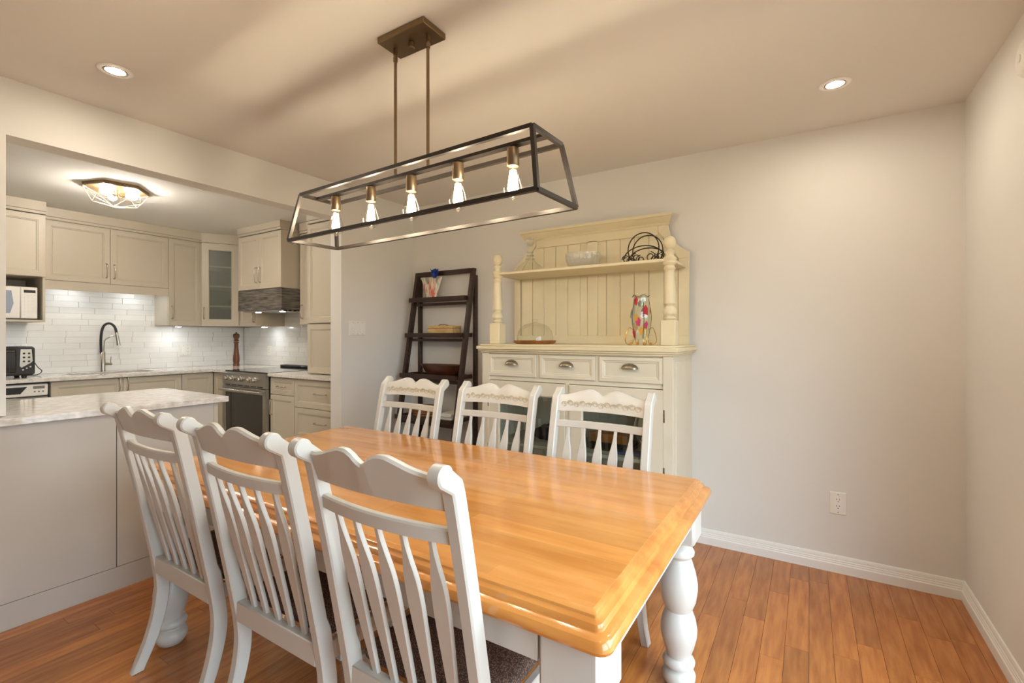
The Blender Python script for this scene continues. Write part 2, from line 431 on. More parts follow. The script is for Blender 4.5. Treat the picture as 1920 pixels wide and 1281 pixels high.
# glazed door (right wall, beside the camera) and window behind the camera
w1 = struct(MB().box(XR - .012, XR + .0, 2.0, 2.07, 0, 2.17, .003).box(XR - .012, XR, -.37, -.3, 0, 2.17, .003).box(XR - .012, XR, -.3, 2.0, 2.1, 2.17, .003).obj('window_1', 'trim', smooth=0), 'glazed patio door in the right wall')
for y, yw in ((-.3, 1.15), (.85, 1.15)):
    f = MB().box(.68, .73, y, y + .07, 0, 2.1).box(.68, .73, y + yw - .07, y + yw, 0, 2.1).box(.68, .73, y + .07, y + yw - .07, 0, .09).box(.68, .73, y + .07, y + yw - .07, 2.02, 2.1).obj('window_frame', 'trim', w1, smooth=0)
    MB().box(.70, .706, y + .07, y + yw - .07, .09, 2.02).obj('pane', 'pane', f, smooth=0)

# ================================================================== DINING TABLE
TX0, TX1, TY0, TY1, TZ = -2.395, -.312, .832, 1.938, .76
J0, J1 = -1.66, -1.12
tcx, tcy = (TX0 + TX1) / 2, (TY0 + TY1) / 2
tb = thing('dining_table', 'large honey-stained rectangular dining table with white turned legs and a centre leaf', 'table', (tcx, tcy, 0))
hx, hy = (TX1 - TX0) / 2, (TY1 - TY0) / 2
EDGE = [(.034, .693), (.012, .694), (.004, .699), (0, .707), (.001, .716), (.006, .7245), (.014, .729), (.0235, .730), (.0245, .7305), (.025, .738), (.028, .743), (.034, .746), (.0375, .749), (.0385, .7545), (.043, .757), (.048, .7588), (.051, .760)]
def corner_rect(i, z, x0, x1):
    # outline inset by i, with a clipped rounded corner where the section is at a table end
    c = max(.030 - i * .6, .004); pts = []
    def cor(cx, cy, a0):
        return [(cx + c * math.cos(a0 + t * PI / 8), cy + c * math.sin(a0 + t * PI / 8), z) for t in range(5)]
    X0, X1, Y0, Y1 = -hx + i, hx - i, -hy + i, hy - i
    if x0 is None: pts += cor(X0 + c, Y1 - c, PI / 2) + cor(X0 + c, Y0 + c, PI)
    else: pts += [(x0, Y1, z), (x0, Y0, z)]
    if x1 is None: pts += cor(X1 - c, Y0 + c, -PI / 2) + cor(X1 - c, Y1 - c, 0)
    else: pts += [(x1, Y0, z), (x1, Y1, z)]
    return pts
for nm, a, b in (('tabletop', None, J0 - tcx - .0006), ('table_leaf', J0 - tcx + .0006, J1 - tcx - .0006), ('tabletop', J1 - tcx + .0006, None)):
    m = MB(); m.loft([corner_rect(i, z, a, b) for i, z in EDGE], cap=(True, False))
    top = m.obj('table_edge' if 0 else nm, 'tableedge', tb, smooth=30)
    # the flat boards of the top
    x0 = -hx + .051 if a is None else a; x1 = hx - .051 if b is None else b
    nb = 6; yy0, yy1 = -hy + .051, hy - .051
    m2 = MB(); m2.loft([corner_rect(.051, .7601, a, b), corner_rect(.0515, .7604, a, b)], cap=(False, True))
    m2.obj('top_surface', 'tabletop', top, smooth=0)
ax_, ay_ = hx - .045, hy - .045
for s in (-1, 1):
    MB().box(-ax_ + .13, ax_ - .13, s * ay_ - (.024 if s > 0 else 0), s * ay_ + (.024 if s < 0 else 0), .612, .694, .002).obj('apron', 'chairw', tb)
    MB().box(s * ax_ - (.024 if s > 0 else 0), s * ax_ + (.024 if s < 0 else 0), -ay_ + .13, ay_ - .13, .612, .694, .002).obj('apron', 'chairw', tb)
LEG = [(.034, 0), (.046, .006), (.058, .028), (.060, .045), (.052, .062), (.042, .068), (.042, .074), (.056, .084), (.058, .094), (.052, .106), (.043, .112), (.044, .122), (.054, .150), (.064, .19), (.0655, .215), (.060, .25), (.050, .278), (.047, .285), (.050, .292), (.061, .32), (.067, .36), (.067, .385), (.060, .425), (.048, .465), (.043, .478), (.047, .484), (.055, .492), (.056, .502), (.050, .514), (.040, .524), (.040, .535), (.050, .545), (.052, .55)]
leg0 = MB().lathe(LEG, n=32).box(-.068, .068, -.068, .068, .548, .694, .008)
lm = None
for sx in (-1, 1):
    for sy in (-1, 1):
        p = (sx * (hx - .102), sy * (hy - .106), 0)
        if lm is None: lm = leg0.obj('leg', 'chairw', tb, p)
        else: inst(lm, tb, p)

# ================================================================== DINING CHAIRS
# side profile of the back edge: (height, distance forward of the crest)
PROF = [(1.035, 0.0), (.99, .016), (.93, .030), (.85, .047), (.74, .070), (.64, .089), (.53, .110), (.42, .130), (.33, .142), (.27, .142), (.20, .132), (.13, .114), (.08, .096), (.0, .061)]
def chair():
    t = thing('dining_chair', '', 'chair', group='white dining chairs around the table')
    W2 = .238; PWD = .034
    sp = spline([(z, y) for z, y in PROF], 4)
    th = lambda z: .040 if z > .5 else .046 if z > .25 else .046 - (.25 - z) * .03
    back = [(y, z) for z, y in sp]; front = [(y + th(z), z) for z, y in sp]
    # scroll at the top, rolled to the rear
    cx, cz, r = -.004, 1.030, .0235
    scroll = [(cx + r * math.cos(a), cz + r * math.sin(a)) for a in [R(v) for v in range(20, 231, 21)]]
    outline = scroll + [p for p in back if p[1] < .995] + list(reversed([p for p in front if p[1] < 1.015]))
    pm_ = MB().prism(outline, -PWD / 2, PWD / 2, 'x', .004)
    po = pm_.obj('back_post', 'chairw', t, (-W2 + PWD / 2, 0, 0)); inst(po, t, (W2 - PWD / 2, 0, 0))
    iw = W2 - PWD + .002
    yb = lambda z: lerp_tab(PROF, z)
    bow = lambda u: -.022 * (1 - u * u)               # rails bow to the rear
    # crest rail with the double-arched top
    def top(u):
        a = abs(u)
        pts = [(0, 1.022), (.04, 1.026), (.12, 1.040), (.24, 1.050), (.36, 1.050), (.52, 1.041), (.7, 1.029), (.85, 1.022), (1, 1.020)]
        for (u0, z0), (u1, z1) in zip(pts, pts[1:]):
            if a <= u1: return z0 + (z1 - z0) * (a - u0) / (u1 - u0)
        return 1.02
    rings = []; n = 44
    for i in range(n + 1):
        u = -1 + 2 * i / n; x = u * iw; zt = top(u); zb = .947 + .004 * (1 - u * u); d = bow(u)
        y0 = yb(zb) + .008 + d; y1 = yb(zt) + .006 + d
        rings.append([(x, y0, zb), (x, y0 + .021, zb), (x, y1 + .022, zt - .006), (x, y1 + .017, zt), (x, y1 + .005, zt), (x, y1, zt - .006)])
    cr = MB().loft(rings).obj('crest_rail', 'chairw', t, smooth=30)
    # carved running scroll band on the side that faces the table
    cv = MB(); nb = 13
    for i in range(nb):
        u = (-.86 + 1.72 * i / (nb - 1)); x = u * iw; d = bow(u); zc = .981 + (.003 if i % 2 else -.003)
        yy = yb(zc) + .0075 + .0215 + d
        loop = []
        for k in range(15):
            a = (k / 14) * 2.6 * PI * (1 if i % 2 else -1) + (0 if i % 2 else PI); rr = .0155 * (1 - .55 * k / 14)
            loop.append((x + rr * math.cos(a), yy, zc + rr * math.sin(a) * .95))
        cv.tube(loop, .0013, 4)
    cv.obj('carving', 'chairc', cr, smooth=60)
    # lower rail
    rings = []
    for i in range(21):
        u = -1 + i / 10; x = u * iw; d = bow(u); z0, z1 = .874, .906; y0 = yb(.89) + .008 + d
        rings.append([(x, y0 + .002, z0), (x, y0 + .020, z0), (x, y0 + .022, z0 + .003), (x, y0 + .020, z1 - .003), (x, y0 + .016, z1), (x, y0 + .003, z1), (x, y0 - .001, z1 - .004)])
    MB().loft(rings).obj('lower_rail', 'chairw', t, smooth=30)
    # five shaped slats
    wt = [(.88, .013), (.845, .0145), (.81, .024), (.775, .038), (.74, .044), (.70, .0455), (.64, .042), (.56, .034), (.48, .025), (.44, .021), (.42, .0205)]
    for i in range(5):
        ut = (-2 + i) * .0755; ub = (-2 + i) * .066; rings = []
        for k in range(25):
            z = .882 - (.882 - .425) * k / 24; f_ = k / 24; x = ut + (ub - ut) * f_; w = lerp_tab(wt, z)
            y = yb(z) + .012 + bow(ut / iw) * (1 - f_) + .010 * f_; tk = .013
            rings.append([(x - w / 2, y + .003, z), (x - w / 2 + .002, y, z), (x + w / 2 - .002, y, z), (x + w / 2, y + .003, z), (x + w / 2, y + tk - .003, z), (x + w / 2 - .002, y + tk, z), (x - w / 2 + .002, y + tk, z), (x - w / 2, y + tk - .003, z)])
        MB().loft(rings).obj('slat', 'chairw', t, smooth=40)
    # seat
    MB().box(-iw, iw, .136, .166, .362, .428, .003).obj('seat_rail', 'chairw', t)
    MB().box(-.228, .228, .545, .570, .372, .428, .003).obj('seat_rail', 'chairw', t)
    for s in (-1, 1):
        MB().box(s * .222 - .011, s * .222 + .011, .160, .548, .372, .428, .003).obj('seat_rail', 'chairw', t)
        MB().loft([[(s * .213 + a * w, .553 + b * w, z) for a, b in ((-1, -1), (1, -1), (1, 1), (-1, 1))] for z, w in ((0, .0135), (.05, .0145), (.30, .020), (.372, .021), (.428, .021))]).obj('leg', 'chairw', t)
    cu = MB(); rings = []
    for i_, z in ((.012, .424), (.002, .432), (0, .444), (.006, .456), (.022, .464), (.06, .470), (.12, .473)):
        x, y0, y1, c = .212 - i_, .170 + i_, .560 - i_, .03
        ring = []
        for qx, qy, a0 in ((x - c, y1 - c, 0), (-x + c, y1 - c, PI / 2), (-x + c, y0 + c, PI), (x - c, y0 + c, 1.5 * PI)):
            ring += [(qx + c * math.cos(a0 + q * PI / 6), qy + c * math.sin(a0 + q * PI / 6), z) for q in range(4)]
        rings.append(ring)
    cu.loft(rings).obj('seat_cushion', 'seat', t, smooth=50)
    return t
ch = chair()
NY, FY = .703, 2.075
ch.location = (-.822, NY, 0); ch['label'] = 'white slat-back dining chair nearest the camera, in front of the table'
dup(ch, (-1.388, NY, 0), 0, 'white slat-back dining chair in the middle of the near row, seen from behind')
dup(ch, (-1.985, NY, 0), 0, 'white slat-back dining chair of the near row closest to the kitchen island')
dup(ch, (-.806, FY, 0), PI, 'white slat-back dining chair on the far side, in front of the right glass door')
dup(ch, (-1.375, FY, 0), PI, 'white slat-back dining chair on the far side between ladder shelf and hutch, middle one')
dup(ch, (-1.975, FY, 0), PI, 'white slat-back dining chair on the far side in front of the dark ladder shelf')

# ================================================================== CHANDELIER
LX, LY = -1.300, 1.343
lp = thing('linear_chandelier', 'black open-frame linear chandelier with five filament bulbs hanging over the table', 'chandelier', (LX, LY, CEIL))
MB().box(-.120, .120, -.062, .062, -.024, 0, .002).obj('canopy', 'bronze', lp)
MB().lathe([(.010, -.026), (.010, -.034), (.013, -.034), (.013, -.046), (.009, -.050)], n=16).obj('canopy_knob', 'bronze', lp)
rotz = R(-2.8); cr_, sr_ = math.cos(rotz), math.sin(rotz)
XF = lambda p: (p[0] * cr_ - p[1] * sr_, p[0] * sr_ + p[1] * cr_, p[2])
ZB, ZT = 1.722 - CEIL, 1.925 - CEIL
for s in (-1, 1):
    MB().tube([(s * .085, 0, -.02), (s * .085, 0, ZT + .004)], .0062, 12).lathe([(.009, -.05), (.009, -.028), (.0075, -.022)], (s * .085, 0, 0), 12).lathe([(.009, -.075), (.009, -.058)], (s * .085, 0, 0), 12).obj('rod', 'bronze', lp, smooth=50)
bx_, by_, tx_, ty_ = .645, .122, .608, .088
def bar(p, q, w=.0067, name='frame_bar'):
    # square bar between two points
    P, Q = Vector(p), Vector(q); d = (Q - P).normalized(); up = Vector((0, 0, 1)) if abs(d.z) < .8 else Vector((0, 1, 0))
    a = d.cross(up).normalized() * w; b = d.cross(a).normalized() * w
    m = MB(XF); m.loft([[P + a + b, P + a - b, P - a - b, P - a + b], [Q + a + b, Q + a - b, Q - a - b, Q - a + b]])
    return m.obj(name, 'lampblk', lp, smooth=0)
B4 = [(-bx_, -by_, ZB), (bx_, -by_, ZB), (bx_, by_, ZB), (-bx_, by_, ZB)]
T4 = [(-tx_, -ty_, ZT), (tx_, -ty_, ZT), (tx_, ty_, ZT), (-tx_, ty_, ZT)]
for i in range(4):
    bar(B4[i], B4[(i + 1) % 4]); bar(T4[i], T4[(i + 1) % 4]); bar(B4[i], T4[i])
MB(XF).box(-tx_, tx_, -.014, .014, ZT - .005, ZT + .006).obj('socket_bar', 'lampblk', lp, smooth=0)
sock = bulb = None
for i in range(5):
    p = XF(((i - 2) * .2385, 0, ZT - .005))
    if sock is None:
        sock = MB().lathe([(.007, 0), (.010, -.004), (.0195, -.005), (.0205, -.008), (.0205, -.062), (.0185, -.065)], n=24).obj('socket', 'bronze', lp, p)
        bulb = MB().lathe([(.013, -.062), (.0135, -.072), (.017, -.086), (.025, -.108), (.031, -.128), (.0325, -.142), (.029, -.156), (.018, -.168), (.007, -.174), (.003, -.179)], n=24).obj('bulb', 'bulbg', lp, p, smooth=60)
        fm = MB()
        for a in range(4):
            an = a * PI / 2 + .4
            fm.tube([(.005 * math.cos(an), .005 * math.sin(an), -.078), (.013 * math.cos(an), .013 * math.sin(an), -.138), (.006 * math.cos(an + .6), .006 * math.sin(an + .6), -.152)], .0055, 6)
        fil = fm.obj('filament', 'filament', bulb, smooth=60)
    else:
        inst(sock, lp, p); b2 = inst(bulb, lp, p); inst(fil, b2, (0, 0, 0))

# ================================================================== CEILING FIXTURES
def recessed(x, y, z, label, tilt=0):
    t = thing('recessed_light', label, 'ceiling light', (x, y, z), tilt, 'recessed ceiling lights')
    MB().lathe([(.062, 0), (.064, -.002), (.060, -.005), (.046, -.006), (.043, -.003), (.043, .0)], n=36, cap=(False, False)).obj('trim_ring', 'trim', t, smooth=50)
    MB().lathe([(.0405, .0), (.0405, -.005), (.036, -.006), (.034, -.0035), (.034, 0)], n=30, cap=(False, False)).obj('gimbal_ring', 'nickel', t, smooth=50)
    MB().lathe([(.033, -.0005), (.033, -.003), (.026, -.0045)], n=24).obj('lens', 'spot', t, smooth=50)
    return t
recessed(-2.563, .834, CEIL, 'lit recessed spotlight in the ceiling beside the kitchen beam')
recessed(.099, 2.632, CEIL, 'lit recessed spotlight in the ceiling near the right-hand wall')
recessed(.0, .55, CEIL, 'added recessed fill light above the camera')  # extra lamp out of view, added as fill for the dining room
recessed(-1.3, -1.4, CEIL, 'added recessed fill light behind the camera')  # second added fill lamp, unseen at the rear of the room
recessed(-3.925, 1.83, KCEIL, 'lit recessed spotlight in the kitchen ceiling behind the beam')
recessed(-3.62, 1.35, KCEIL, 'added recessed fill light in the kitchen ceiling hidden by the beam')  # unseen lamp added to light the drawer fronts right of the range
recessed(-4.9, .3, KCEIL, 'added recessed fill light in the kitchen ceiling behind the partition')  # unseen lamp added to brighten the kitchen as a whole
# smoke detector at the right edge
sd = thing('smoke_detector', 'round white smoke detector high on the right-hand wall at the frame edge', 'smoke detector', (XR, 2.312, 2.255))
MB().lathe([(.066, 0), (.068, -.006), (.066, -.022), (.056, -.034), (.040, -.038)], n=40, ax='x').obj('housing', 'white', sd)
MB().lathe([(.014, -.036), (.013, -.041)], n=20, ax='x').obj('test_button', 'white', sd)
# faceted flush mount in the kitchen
kx, ky = -4.47, 1.465
kl = thing('flush_ceiling_light', 'bronze flush ceiling light with a faceted gold wire cage in the kitchen', 'ceiling light', (kx, ky, KCEIL))
hexr = lambda r, z, off=0, n=6: [(r * math.cos(2 * PI * i / n + off), r * math.sin(2 * PI * i / n + off), z) for i in range(n)]
MB().loft([hexr(.20, 0, .35), hexr(.20, -.024, .35)]).obj('canopy', 'bronze', kl, smooth=0)
t6, l6 = hexr(.197, -.026, .35), hexr(.155, -.115, .35 + PI / 6)
b3 = [(.0, .0, -.155)]
for i in range(6):
    MB().tube([t6[i], t6[(i + 1) % 6]], .0019, 6).obj('cage_wire', 'champ', kl)
    MB().tube([t6[i], l6[i]], .0019, 6).obj('cage_wire', 'champ', kl)
    MB().tube([t6[(i + 1) % 6], l6[i]], .0019, 6).obj('cage_wire', 'champ', kl)
    MB().tube([l6[i], l6[(i + 1) % 6]], .0019, 6).obj('cage_wire', 'champ', kl)
    MB().tube([l6[i], b3[0]], .0019, 6).obj('cage_wire', 'champ', kl)
for i in range(3):
    a = i * 2 * PI / 3 + 1.0; dx, dy = math.cos(a), math.sin(a)
    bs = MB().tube([(dx * .02, dy * .02, -.055), (dx * .055, dy * .055, -.055)], .016, 14).obj('bulb_socket', 'bronze', kl, smooth=50)
    MB().tube([(dx * .055, dy * .055, -.055), (dx * .066, dy * .066, -.055), (dx * .085, dy * .085, -.055), (dx * .105, dy * .105, -.055), (dx * .122, dy * .122, -.055), (dx * .13, dy * .13, -.055)], [.012, .018, .026, .028, .02, .004], 16).obj('bulb', 'kbulb', bs, smooth=60)
MB().lathe([(.02, -.024), (.02, -.075)], n=16).obj('stem', 'bronze', kl)

# ================================================================== CABINET PARTS
FRONT = lambda w, h, t, rail: [(0, 0), (0, -t + .002), (.002, -t), (rail, -t), (rail + .003, -t + .004), (rail + .009, -t + .004), (rail + .013, -t + .009)]
def front(parent, name, x, z, w, h, m='cab', rail=.052, t=.02, y=0, rails=None):
    g = .0016
    return MB().rects(w - 2 * g, h - 2 * g, FRONT(w, h, t, rail)).obj(name, m, parent, (x + g, y, z + g), smooth=20)
def pull(parent, x, z, ln=.13, vert=True, y=-.02, m='nickel'):
    b = .026
    pts = [(0, 0, -ln / 2), (0, -b * .8, -ln / 2 + .004), (0, -b, -ln * .3), (0, -b * 1.15, 0), (0, -b, ln * .3), (0, -b * .8, ln / 2 - .004), (0, 0, ln / 2)]
    if not vert: pts = [(p[2], p[1], 0) for p in pts]
    pp = spline(pts, 4)
    mb = MB().tube(pp, [.0042 + .0016 * abs(math.cos(i / (len(pp) - 1) * PI)) for i in range(len(pp))], 8)
    for s in (-1, 1):
        c = (0, -.001, s * ln / 2) if vert else (s * ln / 2, -.001, 0)
        mb.lathe([(.008, 0), (.008, -.004), (.005, -.007)], c, 10, ax='y')
    return mb.obj('handle', m, parent, (x, y, z), smooth=60)
def cabinet(name, label, loc, rz, w, d, z0, z1, fronts, crown=None, body='cab', group=None, cat='cabinet', bodyfn=None):
    """local x along the face, front face at y=0, body behind it (+y)"""
    t = thing(name, label, cat, loc, rz, group)
    mb = MB()
    if bodyfn: bodyfn(mb)
    else: mb.box(0, w, .0, d, z0, z1)
    mb.obj('body', body, t, smooth=0)
    for fr in fronts:
        kind, x, z, fw, fh = fr[:5]; hd = fr[5] if len(fr) > 5 else None
        f = front(t, 'drawer' if kind == 'drawer' else 'door', x, z, fw, fh, rail=.045 if kind != 'drawer' or fh > .2 else .034)
        if hd: pull(f, hd[0] - x, hd[1] - z, hd[2] if len(hd) > 2 else .13, kind != 'drawer')
    if crown:
        c0, c1 = crown
        cm = MB()
        cm.box(-.0, w, -.022, d, c0, c0 + .022).box(0, w, -.030, d, c0 + .024, c1 - .001)
        cm.obj('crown', body, t, smooth=0)
    return t
RX = R(90)     # a face that looks towards +X: local x -> world +Y
XU, YU = -5.649, 2.905
DT, CT0, UB = 2.318, 2.325, 1.411

# uppers over the sink
XM = -5.486
def mw_body(mb):
    w, d = .5, XM - XS
    mb.box(0, w, .02, d - .001, 1.795, 2.325).box(w - .016, w, 0, d - .001, 1.418, 1.795).box(0, .016, 0, d - .001, 1.418, 1.795).box(.016, w - .016, 0, d - .001, 1.418, 1.434).box(.016, w - .016, d - .02, d - .001, 1.434, 1.795)
cabinet('wall_cabinet', 'greige wall cabinet with an open microwave shelf, left end of the sink wall', (XM, .806, 0), RX, .5, XM - XS, 1.418, 2.33,
        [('door', 0, 1.795, .5, DT - 1.795)], (CT0, KCEIL), bodyfn=mw_body, group='greige wall cabinets')
def dd_body(mb):
    w, d = .935, XU - XS
    mb.box(0, w, 0, d - .001, 1.792, 2.325).box(0, w, 0, .02, 1.714, 1.792)
y0, ym, y1 = 1.335, 1.800, 2.286
cabinet('wall_cabinet', 'wide greige wall cabinet with two doors and a light valance above the sink', (XU - .02, y0, 0), RX, y1 - y0, XU - XS - .02, 1.714, 2.33,
        [('door', 0, 1.792, ym - y0, DT - 1.792, (ym - y0 - .032, 1.915)), ('door', ym - y0, 1.792, y1 - ym, DT - 1.792, (ym - y0 + .028, 1.912))], (CT0, KCEIL),
        bodyfn=lambda mb: mb.box(0, y1 - y0, 0, XU - XS - .021, 1.792, 2.325).box(0, y1 - y0, -.018, .004, 1.714, 1.790), group='greige wall cabinets')
y2 = 2.600
cabinet('wall_cabinet', 'narrow greige wall cabinet with one door next to the corner glass cabinet', (XU - .02, y1, 0), RX, y2 - y1, XU - XS - .021, UB, 2.33,
        [('door', 0, UB, y2 - y1, DT - UB, (.028, 1.545))], (CT0, KCEIL), group='greige wall cabinets')
# corner glass cabinet, set diagonally
ax0, ay0, ax1, ay1 = XU, y2, -5.462, YU
dl = math.hypot(ax1 - ax0, ay1 - ay0); da = math.atan2(ay1 - ay0, ax1 - ax0)
cg = thing('corner_cabinet', 'greige corner cabinet with a frosted glass door and three shelves', 'cabinet', (ax0, ay0, 0), 0)
foot = [(0, 0), (ax1 - ax0, ay1 - ay0), (ax1 - ax0, YS - ay0 - .001), (XS - ax0 + .001, YS - ay0 - .001), (XS - ax0 + .001, 0)]
shell = MB()
for a, b in ((0, 4), (1, 2)):
    pass
ft = Vector((math.cos(da), math.sin(da))); nr = Vector((-math.sin(da), math.cos(da)))
inn = [(.02 * nr.x + .008 * ft.x, .02 * nr.y + .008 * ft.y)]
shell.prism(foot, UB, UB + .018, 'z').prism(foot, 2.305, 2.325, 'z')
shell.box(XS - ax0 + .001, XS - ax0 + .012, .0, YS - ay0 - .001, UB, 2.325).box(XS - ax0, ax1 - ax0, YS - ay0 - .012, YS - ay0 - .001, UB, 2.325)
shell.box(XS - ax0 + .001, -.002, 0, .012, UB, 2.325).box(ax1 - ax0 - .012, ax1 - ax0, ay1 - ay0, YS - ay0 - .001, UB, 2.325)
shell.obj('body', 'cab', cg, smooth=0)
nx_, ny_ = math.sin(da), -math.cos(da)
cdoor = MB()
rr_ = .066
def frame_open(mb, w, h, t, rail):
    # a rectangular frame with an open centre
    rs = [(0, 0), (0, -t), (rail, -t), (rail + .006, -t + .006), (rail + .006, 0)]
    mb.loft([[(i, y, i), (w - i, y, i), (w - i, y, h - i), (i, y, h - i)] for i, y in rs], wrap=True)
frame_open(cdoor, dl - .004, DT - UB - .004, .02, rr_)
cd = cdoor.obj('door', 'cab', cg, (.002 * ft.x, .002 * ft.y, UB + .002), da, smooth=0)
MB().box(rr_, dl - rr_, -.009, -.004, rr_, DT - UB - rr_).obj('glass_pane', 'frost', cd, smooth=0)
pull(cd, .024, .135, .12)
for z in (1.62, 1.84, 2.06):
    MB().prism([(.012, .03), (ax1 - ax0 - .014, ay1 - ay0 + .012), (ax1 - ax0 - .014, YS - ay0 - .013), (XS - ax0 + .013, YS - ay0 - .013), (XS - ax0 + .013, .014), (-.01, .014)], z, z + .016, 'z').obj('shelf', 'trim', cg, smooth=0)
cm = MB()
off = .012
cm.prism([(nx_ * .012, ny_ * .012), (ax1 - ax0 + nx_ * .012, ay1 - ay0 + ny_ * .012), (ax1 - ax0, YS - ay0 - .002), (XS - ax0 + .002, YS - ay0 - .002), (XS - ax0 + .002, 0)], 2.326, KCEIL - .001, 'z')
cm.obj('crown', 'cab', cg, smooth=0)
# stemless glasses behind the frosted door
gm = None
for z, n_ in ((1.636, 3), (1.856, 3)):
    for i in range(n_):
        p = (-5.62 + .07 * i + .02, 2.90 + .055 * i, z)
        lab = ('left', 'middle', 'right')[i] + ' drinking glass on the ' + ('lowest' if z < 1.7 else 'middle') + ' shelf behind the frosted corner door'
        if gm is None: gm = MB().lathe([(.024, 0), (.032, .003), (.036, .04), (.033, .09), (.031, .09), (.034, .04), (.028, .008)], n=18, cap=(True, True)).obj('drinking_glass', 'crystal', None, p)
        else: gm = inst(gm, None, p)
        tag(gm, lab, 'glass', 'glasses in the corner cabinet')
# range wall uppers
HXL, HXR, HYF = -5.12, -4.352, 2.715
cabinet('wall_cabinet', 'small greige wall cabinet tucked beside the range hood, right of the corner cabinet', (ax1, YU + .02, 0), 0, HXL - ax1, YS - YU - .021, UB, 2.33,
        [('door', 0, UB, HXL - ax1 - .002, DT - UB, (HXL - ax1 - .035, 1.50, .10))], (CT0, KCEIL - .003), group='greige wall cabinets')
hcw = HXR - HXL
hood_c = cabinet('hood_cabinet', 'greige two-door cabinet above the weathered wood range hood', (HXL + .001, HYF + .02, 0), 0, hcw - .002, YS - HYF - .021, 1.772, 2.34,
        [('door', 0, 1.774, hcw / 2, 2.333 - 1.774, (hcw / 2 - .035, 1.915, .15)), ('door', hcw / 2, 1.774, hcw / 2 - .002, 2.333 - 1.774, (.393 + .035 - .009, 1.915, .15))], (2.342, KCEIL))
hd = thing('range_hood', 'range hood clad in dark weathered boards under the two-door cabinet', 'range hood', (HXL, HYF, 1.56))
MB().box(.003, hcw - .003, .022, YS - HYF - .002, .004, .208).obj('body', 'steel', hd, smooth=0)
MB().box(0, hcw * .5 - .001, 0, .02, 0, .208, .001).obj('plank', 'barn', hd); MB().box(hcw * .5, hcw, 0, .02, 0, .208, .001).obj('plank', 'barn', hd)
MB().box(hcw - .003, hcw + .012, .0, YS - HYF - .002, 0, .208, .001).obj('plank', 'barn', hd)
MB().box(.03, hcw - .03, .04, YS - HYF - .06, -.012, .003).obj('underside', 'steel', hd, smooth=0)
for i in range(3): MB().box(hcw - .035, hcw - .015, .05 + .05 * i, .07 + .05 * i, -.014, -.002).obj('button', 'dark', hd, smooth=0)
for i in range(2): MB().lathe([(.026, -.0115), (.026, -.0145), (.020, -.016)], (.17 + i * .43, .12, 0), 20).obj('lamp', 'hoodl', hd)
cabinet('wall_cabinet', 'narrow greige wall cabinet right of the range hood', (HXR + .016, YU + .02, 0), 0, .38, YS - YU - .021, UB, 2.33,
        [('door', 0, UB, .378, DT - UB, (.045, 1.54))], (CT0, KCEIL - .002), group='greige wall cabinets')
TCY = 2.72; tcx0 = -3.945
cabinet('counter_cabinet', 'tall greige cabinet with two doors standing on the counter beside the opening', (tcx0, TCY + .02, CT), 0, .57, YS - TCY - .021, .002, 2.33 - CT,
        [('door', 0, .004, .57, 1.408 - CT - .004, (.545, 1.088 - CT, .15)), ('door', 0, 1.416 - CT, .57, DT + .01 - 1.416)], (CT0 + .012 - CT, KCEIL - CT - .001))
# ---------------- base cabinets, sink wall
XBF = -5.40
def base(name, label, loc, rz, w, d, fronts, group='greige base cabinets'):
    return cabinet(name, label, loc, rz, w, d, .1, CB, fronts, None, group=group, bodyfn=(lambda mb: mb.box(0, .018, 0, d, .1, CB).box(w - .018, w, 0, d, .1, CB).box(.018, w - .018, 0, .018, .1, CB).box(.018, w - .018, d - .012, d, .1, CB).box(.018, w - .018, .018, d - .012, .1, .118).box(0, w, .06, d, 0, .1)) if 'sink' in label else (lambda mb: mb.box(0, w, 0, d, .1, CB).box(0, w, .06, d, 0, .1)))
base('base_cabinet', 'greige sink base cabinet with two doors below the faucet', (XBF - .02, 1.318, 0), RX, .984, XBF - XS - .021,
     [('door', 0, .11, .497, .80, (.465, .845, .12)), ('door', .497, .11, .485, .80, (.528, .848, .12))])
base('base_cabinet', 'greige base cabinet with one door right of the sink doors', (XBF - .02, 2.303, 0), RX, .300, XBF - XS - .021, [('door', 0, .11, .30, .80)])
base('base_cabinet', 'narrow greige corner base cabinet left of the range', (XBF - .019, 2.605 + .02, 0), 0, -5.09 - XBF + .017, YS - 2.626, [('door', .022, .11, -5.09 - XBF - .006, .80)])
dw = thing('dishwasher', 'white dishwasher under the counter behind the island', 'dishwasher', (XBF - .005, .735, 0), RX)
MB().box(0, .58, .02, .55, .02, .915).obj('body', 'dark', dw, smooth=0)
MB().box(.004, .566, -.012, .02, .11, .80, .004).obj('door', 'steel', dw)
MB().box(.004, .566, -.016, .02, .806, .903, .006).obj('control_panel', 'whitemw', dw)
MB().prism([(.12, .83), (.40, .83), (.44, .885), (.12, .885)], -.018, -.012, 'y').obj('vent_slot', 'dark', dw, smooth=0)
MB().box(.475, .545, -.0175, -.015, .865, .888).obj('display', 'grey', dw, smooth=0)
for i in range(3): MB().lathe([(.006, -.0165), (.005, -.0185)], (.485 + i * .025, 0, .842), 10, ax='y').obj('button', 'grey', dw)
